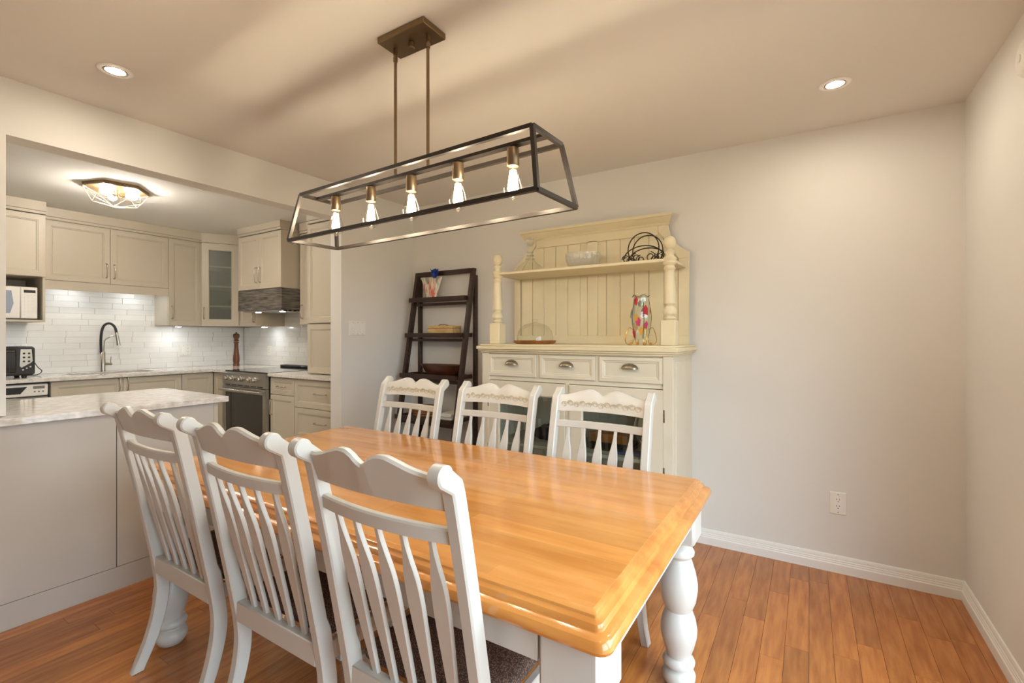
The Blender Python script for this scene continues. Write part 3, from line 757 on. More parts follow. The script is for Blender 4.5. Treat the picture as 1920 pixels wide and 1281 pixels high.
# counters
SKX0, SKX1, SKY0, SKY1 = -5.83, -5.50, 1.50, 2.13
m = MB().box(XS + .012, SKX0, .55, YS - .012, CB, CT).box(SKX1, -5.372, .55, 2.60, CB, CT).box(SKX0, SKX1, .55, SKY0, CB, CT).box(SKX0, SKX1, SKY1, YS - .012, CB, CT)
m.prism([(SKX1, 2.60), (-5.372, 2.60), (-5.362, 2.578), (-5.345, 2.57), (-5.095, 2.57), (-5.095, YS - .012), (SKX1, YS - .012)], CB, CT, 'z')
tag(m.obj('countertop', 'quartz', smooth=0), 'speckled white quartz countertop along the sink wall up to the range', 'countertop', 'quartz countertops')
tag(MB().box(-4.305, XL2 - .002, 2.55, YS - .012, CB, CT, .003).obj('countertop', 'quartz', smooth=0), 'speckled white quartz countertop right of the range', 'countertop', 'quartz countertops')
sk = thing('sink', 'undermount stainless sink in the counter in front of the faucet', 'sink', (-5.665, 1.815, .72))
bw, bl = .165, .315
MB().loft([[(sx * (bw - i), sy * (bl - i), z) for sx, sy in ((-1, -1), (1, -1), (1, 1), (-1, 1))] for i, z in ((.001, .199), (.001, .195), (.003, .19), (.012, .01), (.02, .002))], cap=(False, True)).obj('basin', 'steel', sk)
MB().lathe([(.04, .003), (.04, .006), (.03, .007)], n=20).obj('drain', 'nickel', sk)
# faucet
fx, fy = -5.87, 1.812
fc = thing('faucet', 'tall brushed nickel kitchen faucet with a black hose arch', 'faucet', (fx, fy, CT))
MB().lathe([(.026, 0), (.026, .006), (.021, .008), (.020, .19), (.017, .195)], n=24).obj('base', 'nickel', fc)
hose = spline([(0, -.014, .18), (0, -.016, .31), (0, -.008, .40), (0, .012, .455), (0.02, .042, .474), (.03, .072, .455), (.036, .088, .42), (.038, .095, .375)], 5)
MB().tube(hose, .0115, 10).obj('hose', 'rubber', fc)
MB().tube([(0, .008, .18), (0, .012, .30), (.004, .02, .315), (.02, .055, .345), (.034, .085, .352)], .0055, 8).obj('docking_arm', 'nickel', fc)
MB().tube([(.038, .094, .385), (.039, .100, .35), (.042, .108, .29), (.043, .112, .255)], [.0125, .014, .0155, .017], 14).obj('spray_head', 'nickel', fc)
MB().tube([(0, .015, .075), (0, .07, .072)], .013, 12).tube([(0, .06, .078), (0, .064, .145)], .0045, 8).obj('lever', 'nickel', fc)
# range
rg = thing('range', 'stainless slide-in range with five knobs and a black glass oven door', 'range', (-5.083, 2.537, 0))
RW, RD = .772, YS - 2.537 - .012
MB().box(0, RW, .035, RD, .06, .915).obj('body', 'black', rg, smooth=0)
MB().box(.03, RW - .03, .09, RD - .02, 0, .06).obj('plinth', 'dark', rg, smooth=0)
MB().box(-.004, RW + .004, .03, RD, .915, .952, .003).obj('cooktop', 'blkglass', rg, smooth=0)
MB().box(0, RW, RD - .075, RD, .952, .975, .006).obj('rear_vent', 'black', rg)
for i in range(9): MB().box(.05 + i * .075, .10 + i * .075, RD - .06, RD - .03, .974, .9765).obj('vent_slot', 'dark', rg, smooth=0)
MB().prism([(.0, .822), (.04, .822), (.04, .938), (.022, .938), (.004, .925)], 0, RW, 'x').obj('control_panel', 'steel', rg, smooth=0)
for i, u in enumerate((.14, .26, .45, .66, .78)):
    kb = MB().lathe([(.027, .004), (.027, -.006), (.021, -.010), (.020, -.034), (.017, -.038)], (u * RW, 0, .876), 22, ax='y').obj('knob', 'nickel', rg)
    MB().box(u * RW - .004, u * RW + .004, -.043, -.036, .858, .894, .001).obj('grip', 'pewter', kb)
for i in range(6): MB().box(.06 + i * .115, .14 + i * .115, -.002, .02, .808, .816).obj('vent_slot', 'dark', rg, smooth=0)
MB().box(0, RW, .004, .04, .800, .822).obj('vent_strip', 'steel', rg, smooth=0)
od = MB(); frame_open(od, RW, .59, .035, .052); odo = od.obj('oven_door', 'steel', rg, (0, .035, .205), smooth=0)
MB().box(.055, RW - .055, -.028, -.006, .055, .535).obj('oven_window', 'blkglass', odo, smooth=0)
MB().tube([(.02, -.075, .56), (RW - .02, -.075, .56)], .013, 12).box(.05, .075, -.072, -.03, .548, .572).box(RW - .075, RW - .05, -.072, -.03, .548, .572).obj('handle', 'nickel', odo)
MB().box(0, RW, .0, .035, .065, .198, .003).obj('drawer', 'steel', rg)
# base cabinets right of the range
BY = 2.575
base('base_cabinet', 'greige base cabinet with a drawer over a door right of the range', (-4.298, BY + .02, 0), 0, .374, YS - BY - .021,
     [('drawer', 0, .755, .374, .158, (.187, .832, .125)), ('door', 0, .11, .374, .643, (.03, .635, .14))])
base('base_cabinet', 'greige base cabinet with a stack of wide drawers beside the wall end', (-3.923, BY + .02, 0), 0, .746, YS - BY - .021,
     [('drawer', 0, .663, .746, .25, (.373, .795, .155)), ('drawer', 0, .385, .746, .276, (.373, .54, .155)), ('drawer', 0, .11, .746, .273, (.373, .26, .155))])
# ---------------- things on the kitchen counter
ml = thing('pepper_mill', 'tall turned dark wood pepper mill in the counter corner', 'pepper mill', (-5.70, 3.0, CT))
MB().lathe([(.034, 0), (.035, .02), (.033, .026), (.029, .032), (.033, .042), (.036, .07), (.034, .11), (.027, .16), (.022, .22), (.0215, .26), (.026, .268), (.027, .276), (.022, .284)], n=28).obj('body', 'mill', ml)
MB().lathe([(.022, .286), (.028, .292), (.026, .300), (.021, .308), (.024, .318), (.033, .334), (.036, .352), (.031, .370), (.016, .380), (.008, .382), (.009, .390), (.004, .394)], n=28).obj('cap', 'mill', ml)
mw = thing('microwave', 'white microwave oven in the open cabinet shelf', 'microwave', (-5.505, .815 + .02, 1.436), RX)
MB().box(0, .43, .012, .36, .006, .272, .012).obj('body', 'whitemw', mw)
md = MB().box(.002, .325, -.004, .014, .008, .27, .006).obj('door', 'whitemw', mw)
MB().prism([(.03, .05), (.265, .05), (.285, .13), (.272, .235), (.03, .235)], -.006, -.003, 'y').obj('window', 'mwglass', md, smooth=0)
mp_ = MB().box(.327, .428, -.003, .014, .008, .27, .005).obj('control_panel', 'whitemw', mw)
MB().box(.345, .415, -.0045, -.002, .222, .246).obj('display', 'dark', mp_, smooth=0)
for r in range(5):
    for c in range(3): MB().box(.348 + c * .023, .364 + c * .023, -.0045, -.002, .06 + r * .029, .072 + r * .029).obj('button', 'paper', mp_, smooth=0)
to = thing('toaster_oven', 'black toaster oven with a silver control panel on the sink counter', 'toaster oven', (-5.50, .82, CT), RX)
MB().box(0, .43, .0, .30, .022, .262, .016).obj('body', 'black', to)
for x in (.05, .37):
    for y in (.04, .25): MB().lathe([(.016, 0), (.02, .024)], (x, y, 0), 12).obj('foot', 'rubber', to)
td = MB().box(.012, .315, -.012, .004, .05, .245, .01).obj('door', 'blkglass', to)
MB().tube([(.03, -.03, .222), (.30, -.03, .222)], .008, 10).obj('handle', 'black', td)
tp = MB().prism([(.335, .10), (.345, .088), (.40, .125), (.412, .14), (.405, .24), (.34, .24)], -.004, .002, 'y').obj('control_panel', 'nickel', to, smooth=0)
for r in range(3):
    for c in range(2): MB().lathe([(.008, -.004), (.006, -.007)], (.36 + c * .03, 0, .205 - r * .033), 10, ax='y').obj('button', 'dark', tp)
for c in range(3): MB().lathe([(.008, 0), (.006, -.003)], (.355 + c * .022, 0, .07 + .012 * c), 10, ax='y').obj('button', 'nickel', to)
tag(MB().tube(spline([(-5.95, 1.268, 1.19), (-5.93, 1.30, 1.15), (-5.88, 1.345, 1.03), (-5.85, 1.37, .985), (-5.80, 1.33, .957), (-5.72, 1.25, .956)], 6), .0035, 6).obj('power_cord', 'rubber'), 'black power cord of the toaster oven against the tiles', 'cord')
def plate(name, label, loc, rz, w, h, parts, cat='outlet', ww=None):
    t = thing(name, label, cat, loc, rz)
    MB().rects(w, h, [(0, 0), (0, -.003), (.004, -.006)], -w / 2, -h / 2).obj('cover_plate', 'white', t, smooth=20)
    for kind, x in parts:
        if kind == 'rocker':
            MB().rects(.034, .068, [(0, -.005), (0, -.008), (.001, -.0085)], x - .017, -.034).obj('rocker', 'trim', t, smooth=0)
        elif kind == 'slider':
            r_ = MB().rects(.034, .068, [(0, -.005), (0, -.0075)], x - .017, -.034).obj('dimmer', 'trim', t, smooth=0)
            MB().box(x - .013, x + .013, -.012, -.006, -.004, .014, .001).obj('slider', 'white', r_)
        else:
            r_ = MB().rects(.034, .068, [(0, -.005), (0, -.0085)], x - .017, -.034).obj('socket_face', 'trim', t, smooth=0)
            for z in (-.018, .018):
                for dx in (-.0065, .0065): MB().box(x + dx - .0012, x + dx + .0012, -.0092, -.007, z, z + .009).obj('slot', 'dark', r_, smooth=0)
                MB().lathe([(.0026, -.007), (.0026, -.0092)], (x, 0, z - .008), 8, ax='y').obj('slot', 'dark', r_)
        for z in (-h / 2 + .012, h / 2 - .012): MB().lathe([(.003, -.005), (.0025, -.0072)], (x, 0, z), 8, ax='y').obj('screw', 'nickel', t)
    return t
plate('wall_outlet', 'white duplex wall outlet low on the wall right of the hutch', (.132, YB - .0005, .379), 0, .078, .122, [('out', 0)])
plate('light_switch', 'white three-gang light switch on the wall end beside the opening', (XL + .0005, 2.546, 1.360), RX, .165, .115, [('slider', -.047), ('rocker', 0), ('rocker', .047)], 'light switch')
plate('wall_outlet', 'white double outlet plate on the tiles above the sink counter', (XS + .0055, 2.582, 1.14), RX, .118, .125, [('rocker', -.024), ('out', .024)])
plate('wall_outlet', 'white single outlet plate on the tiles behind the range', (-5.417, YS - .0055, 1.12), 0, .075, .118, [('out', 0)])
plate('wall_outlet', 'white single outlet plate on the tiles behind the toaster oven', (XS + .0055, 1.262, 1.17), RX, .075, .118, [('out', 0)])
# under-cabinet lights
def puck(x, y, z, label):
    t = thing('puck_light', label, 'light', (x, y, z), 0, 'under-cabinet puck lights')
    MB().lathe([(.034, 0), (.034, -.010), (.029, -.012)], n=24).obj('housing', 'nickel', t)
    MB().lathe([(.027, -.0115), (.027, -.0135), (.022, -.0145)], n=20).obj('lens', 'puck', t)
puck(-5.72, 1.06, 1.418, 'round puck light under the microwave shelf')
puck(-5.80, 2.44, UB, 'round puck light under the narrow cabinet left of the corner')
puck(-5.24, 3.07, UB, 'round puck light under the small cabinet beside the hood')
for i, y in enumerate((1.57, 2.06)):
    puck(-5.80, y, 1.792, ['round puck light behind the sink valance, left one', 'round puck light behind the sink valance, right one'][i])
# ---------------- island
IZB, IZT = .905, .938
isl = thing('kitchen_island', 'greige panelled kitchen island under the near quartz counter', 'island', (-3.0, 0, 0))
MB().box(-.62, -.02, -.45, 1.452, .0, IZB).obj('body', 'cab', isl, smooth=0)
MB().box(-.022, .0, -.46, .980, .119, IZB - .001, .001).obj('panel', 'island', isl); MB().box(-.022, .0, .9835, 1.448, .119, IZB - .001, .001).obj('panel', 'island', isl)
MB().box(-.022, .0, -.46, 1.448, 0, .117, .001).obj('toe_board', 'island', isl)
MB().box(-.60, .0, 1.449, 1.472, .0, IZB - .001, .001).obj('end_panel', 'cab', isl)
tag(MB().box(-3.80, -2.962, -.49, 1.516, IZB, IZT, .003).obj('countertop', 'quartz', smooth=0), 'speckled white quartz countertop of the island in the foreground', 'countertop', 'quartz countertops')

# ================================================================== HUTCH
HX0, HX1, HF, HB = -1.912, -.636, 2.681, YB - .002
hw = HX1 - HX0; dep = HB - HF
hu = thing('china_hutch', 'cream painted hutch with three drawers, glass doors and an open beadboard top', 'hutch', (HX0, HF, 0))
cb = MB()
cb.box(0, .04, .0, dep, .0, 1.195).box(hw - .04, hw, 0, dep, 0, 1.195)                     # sides
cb.box(.04, hw - .04, dep - .015, dep, .06, 1.195).box(.04, hw - .04, .02, dep - .015, .08, .105)   # back, floor
cb.box(.04, hw - .04, .0, dep - .015, 1.003, 1.03).box(.04, hw - .04, 0, .03, 1.178, 1.195).box(.04, hw - .04, 0, .03, .06, .11)
cb.box(hw / 2 - .012, hw / 2 + .012, 0, .03, .11, 1.003)
cb.box(.04, hw - .04, .012, .03, 1.03, 1.178)
for xa, xb in ((.04, .0465), (.4195, .4445), (.8235, .8485), (1.2235, hw - .04)): cb.box(xa, xb, 0, .012, 1.03, 1.178)
cb.obj('carcass', 'hutchl', hu, smooth=0)
for s, x in ((0, 0), (1, hw)):                                                          # corner stiles and plinth
    MB().box(x - .004 if s == 0 else x - .052, x + .052 if s == 0 else x + .004, -.012, .006, .08, 1.185, .002).obj('corner_stile', 'hutchl', hu)
MB().box(hw - .001, hw + .004, .06, dep - .05, .12, 1.15, .001).obj('side_panel', 'hutchl', hu)
MB().box(-.015, hw + .015, -.02, dep, 0, .08, .004).obj('plinth', 'hutchl', hu)
tp_ = MB()
for x, y, z0, z1 in ((.012, -.022, 1.186, 1.198), (.024, -.034, 1.198, 1.210), (.034, -.044, 1.210, 1.232), (.018, -.02, 1.232, 1.244)):
    tp_.box(-x, hw + x, y, dep, z0, z1, .003)
tp_.obj('top', 'hutch', hu)
PULLZ = 1.118
dxs = [(.048, .418), (.446, .822), (.850, 1.222)]
for a, b in dxs:
    d_ = MB().rects(b - a, .146, [(0, .01), (0, -.010), (.002, -.012), (.020, -.012), (.026, -.007), (.030, -.007), (.036, -.003)]).obj('drawer', 'hutchl', hu, (a, 0, 1.031), smooth=20)
    cup = MB(); rings = []
    for i in range(9):
        t = i / 8 * PI / 2; rr = .047 * math.cos(t) ** .7 if i < 8 else .004; yy = -.012 - .026 * math.sin(t)
        ring = [(rr * math.cos(u) , yy, .030 * (rr / .047) * math.sin(u)) for u in [PI * k / 12 for k in range(13)]]
        rings.append(ring)
    cup.loft(rings, closed=False, cap=(False, True))
    cup.prism([(.050 * math.cos(PI * k / 12), .033 * math.sin(PI * k / 12)) for k in range(13)], -.0135, -.011, 'y')
    cup.obj('cup_pull', 'pewter', d_, ((b - a) / 2, 0, .078), smooth=60)
def gdoor(x, w, knobx, hingex):
    h = .885; m_ = MB(); rs = [(0, .008), (0, -.008), (.002, -.010), (.082, -.010), (.090, -.003), (.090, .008)]
    m_.loft([[(i, y, i), (w - i, y, i), (w - i, y, h - i), (i, y, h - i)] for i, y in rs], wrap=True)
    o = m_.obj('door', 'hutchl', hu, (x, 0, .114), smooth=0)
    MB().box(.088, w - .088, .0, .004, .088, h - .088).obj('glass_pane', 'hutchpane', o, smooth=0)
    MB().lathe([(.007, -.009), (.005, -.018), (.011, -.024), (.013, -.032), (.006, -.038)], (knobx, 0, .41), 16, ax='y').obj('knob', 'pewter', o)
    for z in (.12, .42, .74): MB().box(hingex - .004, hingex + .004, -.014, -.006, z - .035, z + .035, .001).obj('hinge', 'pewter', o)
gdoor(.046, hw / 2 - .060, hw / 2 - .060 - .03, .0); gdoor(hw / 2 + .014, hw / 2 - .060, .03, hw / 2 - .060)
for z in (.555,): MB().box(.042, hw - .042, .06, dep - .016, z, z + .02, .002).obj('shelf', 'hutchin', hu)
# open top: beadboard back, cornice, posts and shelf
BY0 = dep - .06
zt0 = 1.244
nbd = 11; x0b, x1b = .03, hw - .055
xs = -1.87 - HX0; xe = -.70 - HX0
fr_pts = lambda x: 0
nb = 12; bwid = (xe - xs) / nb
bd = None
for i in range(nb):
    if i == 5 or i == 6: continue
    zt = 1.99
    if i in (0, nb - 1):
        xa_, xb_ = xs + i * bwid + .001, xs + (i + 1) * bwid - .001; za, zb_ = (1.845, 1.955) if i == 0 else (1.955, 1.845)
        MB().prism([(xa_, zt0 + .05), (xb_, zt0 + .05), (xb_, zb_), (xa_, za)], BY0 + .012, BY0 + .024, 'y').obj('board', 'hutch', hu, smooth=0); continue
    MB().box(xs + i * bwid + .001, xs + (i + 1) * bwid - .001, BY0 + .012, BY0 + .024, zt0 + .05, zt, .003).obj('board', 'hutch', hu, smooth=0)
MB().box(xs + 5 * bwid + .001, xs + 7 * bwid - .001, BY0 + .012, BY0 + .024, zt0 + .05, 1.99, .002).obj('board', 'hutch', hu, smooth=0)
MB().box(xs + 5.62 * bwid, xs + 6.38 * bwid, BY0, BY0 + .014, zt0 + .055, 1.965, .003).obj('centre_stile', 'hutch', hu)
MB().box(-1.925 - HX0, -.642 - HX0, BY0, BY0 + .024, zt0, zt0 + .058, .002).obj('bottom_rail', 'hutch', hu)
xl, xr = -1.927 - HX0, -.642 - HX0
MB().box(xl, xl + .052, BY0, BY0 + .024, zt0 + .058, 1.79, .002).obj('side_stile', 'hutch', hu); MB().box(xr - .062, xr, BY0, BY0 + .024, zt0 + .058, 1.79, .002).obj('side_stile', 'hutch', hu)
# shaped shoulders that sweep in to the cornice
def shoulder(s):
    e = xl if s < 0 else xr; d_ = 1 if s < 0 else -1
    pts = [(e, 1.79), (e, 1.832), (e + d_ * .012, 1.838), (e + d_ * .050, 1.862), (e + d_ * .085, 1.895), (e + d_ * .112, 1.94), (e + d_ * .125, 1.99), (e + d_ * .128, 2.022), (e + d_ * .19, 2.022), (e + d_ * .19, 1.975), (e + d_ * .155, 1.93), (e + d_ * .115, 1.865), (e + d_ * .06, 1.79)]
    MB().prism(pts, BY0, BY0 + .024, 'y', .002).obj('shoulder', 'hutch', hu, smooth=20)
shoulder(-1); shoulder(1)
MB().box(xl + .191, xr - .191, BY0, BY0 + .024, 1.955, 2.022, .002).obj('top_rail', 'hutch', hu)
cp = [(.024, 2.012), (-.004, 2.012), (-.008, 2.020), (-.006, 2.028), (-.016, 2.036), (-.030, 2.050), (-.036, 2.062), (-.044, 2.064), (-.044, 2.082), (.024, 2.082)]
xa, xb = xl + .112, xr - .135
rings = []
for sx_, xx in ((-1, xa), (1, xb)):
    rings.append([(xx + sx_ * max(0, .024 - y) * .62, BY0 + y, z) for y, z in cp])
MB().loft(rings).obj('cornice', 'hutch', hu, smooth=20)
POST = [(.026, .145), (.030, .150), (.036, .156), (.031, .164), (.024, .168), (.026, .174), (.036, .182), (.039, .197), (.036, .212), (.028, .220), (.025, .226), (.027, .232), (.0345, .242), (.034, .26), (.0315, .33), (.027, .425), (.0265, .432), (.033, .440), (.034, .447), (.028, .455), (.027, .462), (.036, .470), (.038, .478), (.034, .486), (.036, .492), (.039, .500), (.034, .508), (.024, .516), (.023, .526), (.028, .534), (.030, .542), (.021, .550), (.016, .556), (.020, .560), (.030, .572), (.035, .590), (.034, .606), (.027, .622), (.012, .631), (.002, .633)]
pst = None
for x in (-1.876 - HX0, -.684 - HX0):
    if pst is None: pst = MB().box(-.042, .042, -.042, .042, 0, .146, .004).lathe(POST, n=28).obj('post', 'hutch', hu, (x, 2.80 - HF, zt0))
    else: inst(pst, hu, (x, 2.80 - HF, zt0))
MB().box(-1.862 - HX0, -.698 - HX0, 2.775 - HF, BY0, 1.727, 1.746, .004).box(-1.90 - HX0, -1.862 - HX0, 2.845 - HF, BY0, 1.727, 1.746, .004).box(-.698 - HX0, -.66 - HX0, 2.845 - HF, BY0, 1.727, 1.746, .004).obj('plate_shelf', 'hutch', hu)
# ---------------- things on the hutch
SHZ = 1.7465
dc = thing('glass_decanter', 'clear glass ship decanter with a wide base on the left of the hutch shelf', 'decanter', (-1.70, 2.955, SHZ))
MB().lathe([(.095, 0), (.103, .006), (.104, .016), (.098, .032), (.080, .052), (.055, .072), (.034, .092), (.024, .115), (.020, .15), (.021, .165), (.018, .168), (.018, .195), (.024, .21), (.033, .222)], n=32, cap=(True, False)).obj('body', 'clear', dc, smooth=60)
for z, r in ((.10, .031), (.125, .0245), (.15, .0225)): MB().lathe([(r, z), (r + .004, z + .004), (r, z + .008)], n=24, cap=(False, False)).obj('neck_ring', 'crystal', dc, smooth=60)
MB().lathe([(.012, .20), (.018, .206), (.030, .225), (.031, .245), (.020, .258), (.006, .262)], n=8).obj('stopper', 'crystal', dc, smooth=0)
cbw = MB(); prof = [(.062, 0), (.075, .004), (.098, .03), (.112, .06), (.118, .09), (.116, .106), (.111, .104), (.112, .09), (.104, .058), (.09, .03), (.06, .01)]
rings = []
for r, z in prof: rings.append([((r + .0022 * math.cos(i * 18 * 2 * PI / 72)) * math.cos(2 * PI * i / 72), (r + .0022 * math.cos(i * 18 * 2 * PI / 72)) * math.sin(2 * PI * i / 72), z) for i in range(72)])
cw = thing('crystal_bowl', 'cut crystal bowl in the middle of the hutch shelf', 'bowl', (-1.295, 2.965, SHZ))
cbw.loft(rings).obj('bowl', 'crystal', cw, smooth=0)
ir = thing('wire_holder', 'dark wrought iron scroll holder on the right of the hutch shelf', 'wire holder', (-.862, 2.93, SHZ))
def arc(cx, cz, rx, rz_, a0, a1, y0, y1, n=22): return [(cx + rx * math.cos(R(a0 + (a1 - a0) * i / n)), y0 + (y1 - y0) * i / n, cz + rz_ * math.sin(R(a0 + (a1 - a0) * i / n))) for i in range(n + 1)]
def spir(cx, cz, r, y, turns=1.4, a0=0, sgn=1, n=26): return [(cx + r * (1 - .6 * i / n) * math.cos(a0 + sgn * turns * 2 * PI * i / n), y, cz + r * (1 - .6 * i / n) * math.sin(a0 + sgn * turns * 2 * PI * i / n)) for i in range(n + 1)]
for y in (-.045, .045):
    MB().tube(arc(0, .085, .095, .10, -40, 220, y, y), .0036, 7).obj('hoop', 'iron', ir)
    MB().tube(arc(0, .02, .125, .085, 5, 175, y, y), .0036, 7).obj('base_arch', 'iron', ir)
    for sx in (-1, 1):
        MB().tube([(sx * (.105 + .026 * 1), y, .03)] + spir(sx * .108, .03, .026, y, 1.3, 0 if sx > 0 else PI, sx), .003, 6).obj('scroll', 'iron', ir)
        MB().tube(spir(sx * .045, .034, .03, y, 1.5, PI / 2, -sx), .003, 6).obj('scroll', 'iron', ir)
for x in (-.075, .075, 0): MB().tube([(x, -.046, .006), (x, .046, .006)], .0036, 6).obj('cross_bar', 'iron', ir)
for sx in (-1, 1): MB().tube([(sx * .125, -.045, .012), (sx * .132, 0, .004), (sx * .125, .045, .012)], .0036, 6).obj('foot', 'iron', ir)
cd_ = thing('cake_dome', 'clear glass cake dome on a round wooden board on the hutch top', 'cake dome', (-1.64, 2.92, 1.2442))
MB().lathe([(.128, 0), (.140, .006), (.150, .022), (.147, .024), (.135, .022)], n=44).obj('board', 'cork', cd_)
MB().lathe([(.128, .0225), (.127, .05), (.118, .09), (.098, .118), (.065, .138), (.028, .147), (.018, .149)], n=44, cap=(False, True)).obj('dome', 'clear', cd_, smooth=60)
MB().lathe([(.014, .149), (.018, .155), (.021, .168), (.020, .172), (.010, .174)], n=20).obj('knob', 'clear', cd_, smooth=60)
vs = thing('art_glass_vase', 'stained glass vase with red and amber pieces on gold wire feet', 'vase', (-.872, 2.87, 1.2442))
vprof = [(.040, .03), (.044, .055), (.050, .09), (.058, .13), (.062, .165), (.058, .20), (.050, .235), (.046, .265), (.046, .285), (.050, .298)]
MB().lathe(vprof, n=10, cap=(True, False)).obj('body', 'palegreen', vs, smooth=0)
rv = lambda z: lerp_tab([(z_, r_) for r_, z_ in reversed(vprof)], z)
random.seed(3)
shards = [(-1.9, .265, .03, 'redg'), (-1.45, .25, .022, 'greyg'), (-.75, .21, .033, 'redg'), (-1.75, .165, .024, 'amberg'), (-1.55, .14, .03, 'pinkg'), (-2.3, .07, .034, 'redg'), (-.75, .12, .026, 'pinkg'), (-1.2, .085, .03, 'amberg'), (-2.6, .19, .03, 'greyg'), (-1.1, .25, .025, 'palegreen'), (.2, .2, .03, 'redg'), (1.6, .2, .03, 'pinkg'), (2.4, .12, .03, 'amberg')]
for a, z, sz, mt in shards:
    pts = []
    for (da_, dz_) in ((-.55, .2), (.1, 1.0), (.5, .35), (.3, -.9), (-.25, -.7)):
        zz = z + dz_ * sz; aa = a + da_ * sz / .055; r_ = rv(zz) + .0012
        pts.append((r_ * math.cos(aa), r_ * math.sin(aa), zz))
    n_ = [(p[0] * 1.03, p[1] * 1.03, p[2]) for p in pts]
    MB().loft([pts, n_]).obj('glass_shard', mt, vs, smooth=0)
MB().tube([(.05 * math.cos(t * PI / 12), .05 * math.sin(t * PI / 12), .298 + .006 * math.sin(t * PI / 2.4)) for t in range(24)], .0018, 5, closed=True).obj('rim_wire', 'iron', vs)
for i in range(5):
    a = i * 2 * PI / 5 - 1.0; ca, sa = math.cos(a), math.sin(a)
    MB().tube(spline([(.046 * ca, .046 * sa, .28), (.062 * ca, .062 * sa, .165), (.043 * ca, .043 * sa, .04)], 6), .0014, 5).obj('leading', 'iron', vs)
for i in range(4):
    a = i * PI / 2 - 2.5; ca, sa = math.cos(a), math.sin(a)
    MB().tube(spline([(.05 * ca, .05 * sa, .095), (.075 * ca, .075 * sa, .105), (.092 * ca, .092 * sa, .065), (.098 * ca, .098 * sa, .025), (.078 * ca, .078 * sa, .003), (.052 * ca, .052 * sa, .012), (.046 * ca, .046 * sa, .034)], 6), .0021, 6).obj('wire_foot', 'gold', vs)
    MB().lathe([(.003, 0), (.010, .004), (.009, .012), (.002, .016)], (.062 * ca, .062 * sa, 0), 10).obj('bead', 'amberg', vs)
# ---------------- things behind the glass doors
SZ = .5755
def lump(name, label, cat, loc, sx, sy, sz, m, seed, n=10):
    rnd = random.Random(seed); rings = []
    for i in range(n + 1):
        t = i / n; r = math.sin(PI * min(.97, .12 + t * .88)) ** .6; ring = []
        for k in range(16):
            a = 2 * PI * k / 16; w = 1 + .22 * math.sin(3 * a + seed + t * 3) + rnd.uniform(-.06, .06)
            ring.append((sx * r * w * math.cos(a), sy * r * w * math.sin(a), sz * t * (1 + .12 * math.cos(2 * a + seed) * t)))
        rings.append(ring)
    o = MB().loft(rings).obj(name, m, None, loc, smooth=70); return tag(o, label, cat)
lump('folded_cloth', 'dark navy cloth bundle on the shelf behind the left glass door', 'cloth', (-1.56, 2.96, SZ), .11, .075, .10, 'navy', 4)
lump('folded_cloth', 'blue denim cloth bundle behind the left glass door, right of the navy one', 'cloth', (-1.375, 2.90, SZ), .072, .06, .055, 'denim', 2)
sh = thing('leather_strap', 'tan leather strap lying on the blue cloth bundle', 'strap', (-1.365, 2.90, SZ + .06))
MB().tube(spline([(-.05, -.02, 0), (-.01, -.03, .012), (.04, -.015, .004), (.05, .03, 0)], 5), .009, 6).obj('strap', 'tan', sh)
bxk = thing('serving_box', 'shallow dark wooden box behind the right glass door', 'box', (-1.065, 2.93, SZ))
MB().box(-.13, .13, -.09, .09, 0, .05, .004).obj('body', 'black', bxk)
wb = thing('wooden_tray', 'light wooden tray stacked on the dark box behind the right glass door', 'tray', (-1.07, 2.93, SZ + .0502))
MB().loft([[(sx * (.125 - i), sy * (.085 - i), z) for sx, sy in ((-1, -1), (1, -1), (1, 1), (-1, 1))] for i, z in ((.012, 0), (.0, .055), (.008, .055), (.018, .012))]).obj('tray', 'cork', wb, smooth=0)
st = thing('silver_tray', 'round silver tray with a handle leaning behind the right glass door', 'tray', (-.845, 3.06, SZ + .0))
M_ = MB(lambda p: (p[0], -p[2] * .94 * -.18 + p[1], p[2]))
M_.lathe([(.128, 0), (.13, -.006), (.112, -.004), (.104, .004), (.02, .005)], (0, -.02, .138), 44, ax='y').obj('plate', 'silver', st, smooth=40)
MB().tube([(.118 * math.cos(2 * PI * k / 40), .002 + .138 * .17 + .118 * math.sin(2 * PI * k / 40) * .17 - .026, .138 + .118 * math.sin(2 * PI * k / 40)) for k in range(40)], .006, 8, closed=True).obj('rim', 'silver', st, smooth=60)
MB().tube(spline([(-.045, .022, .255), (-.03, .03, .315), (.0, .034, .335), (.03, .03, .315), (.045, .022, .255)], 6), .008, 8).obj('handle', 'silver', st)
tag(MB().box(-1.03, -.80, 2.80, 2.87, SZ, SZ + .022, .003).obj('blue_book', 'denim'), 'thin blue book lying flat behind the right glass door', 'book')
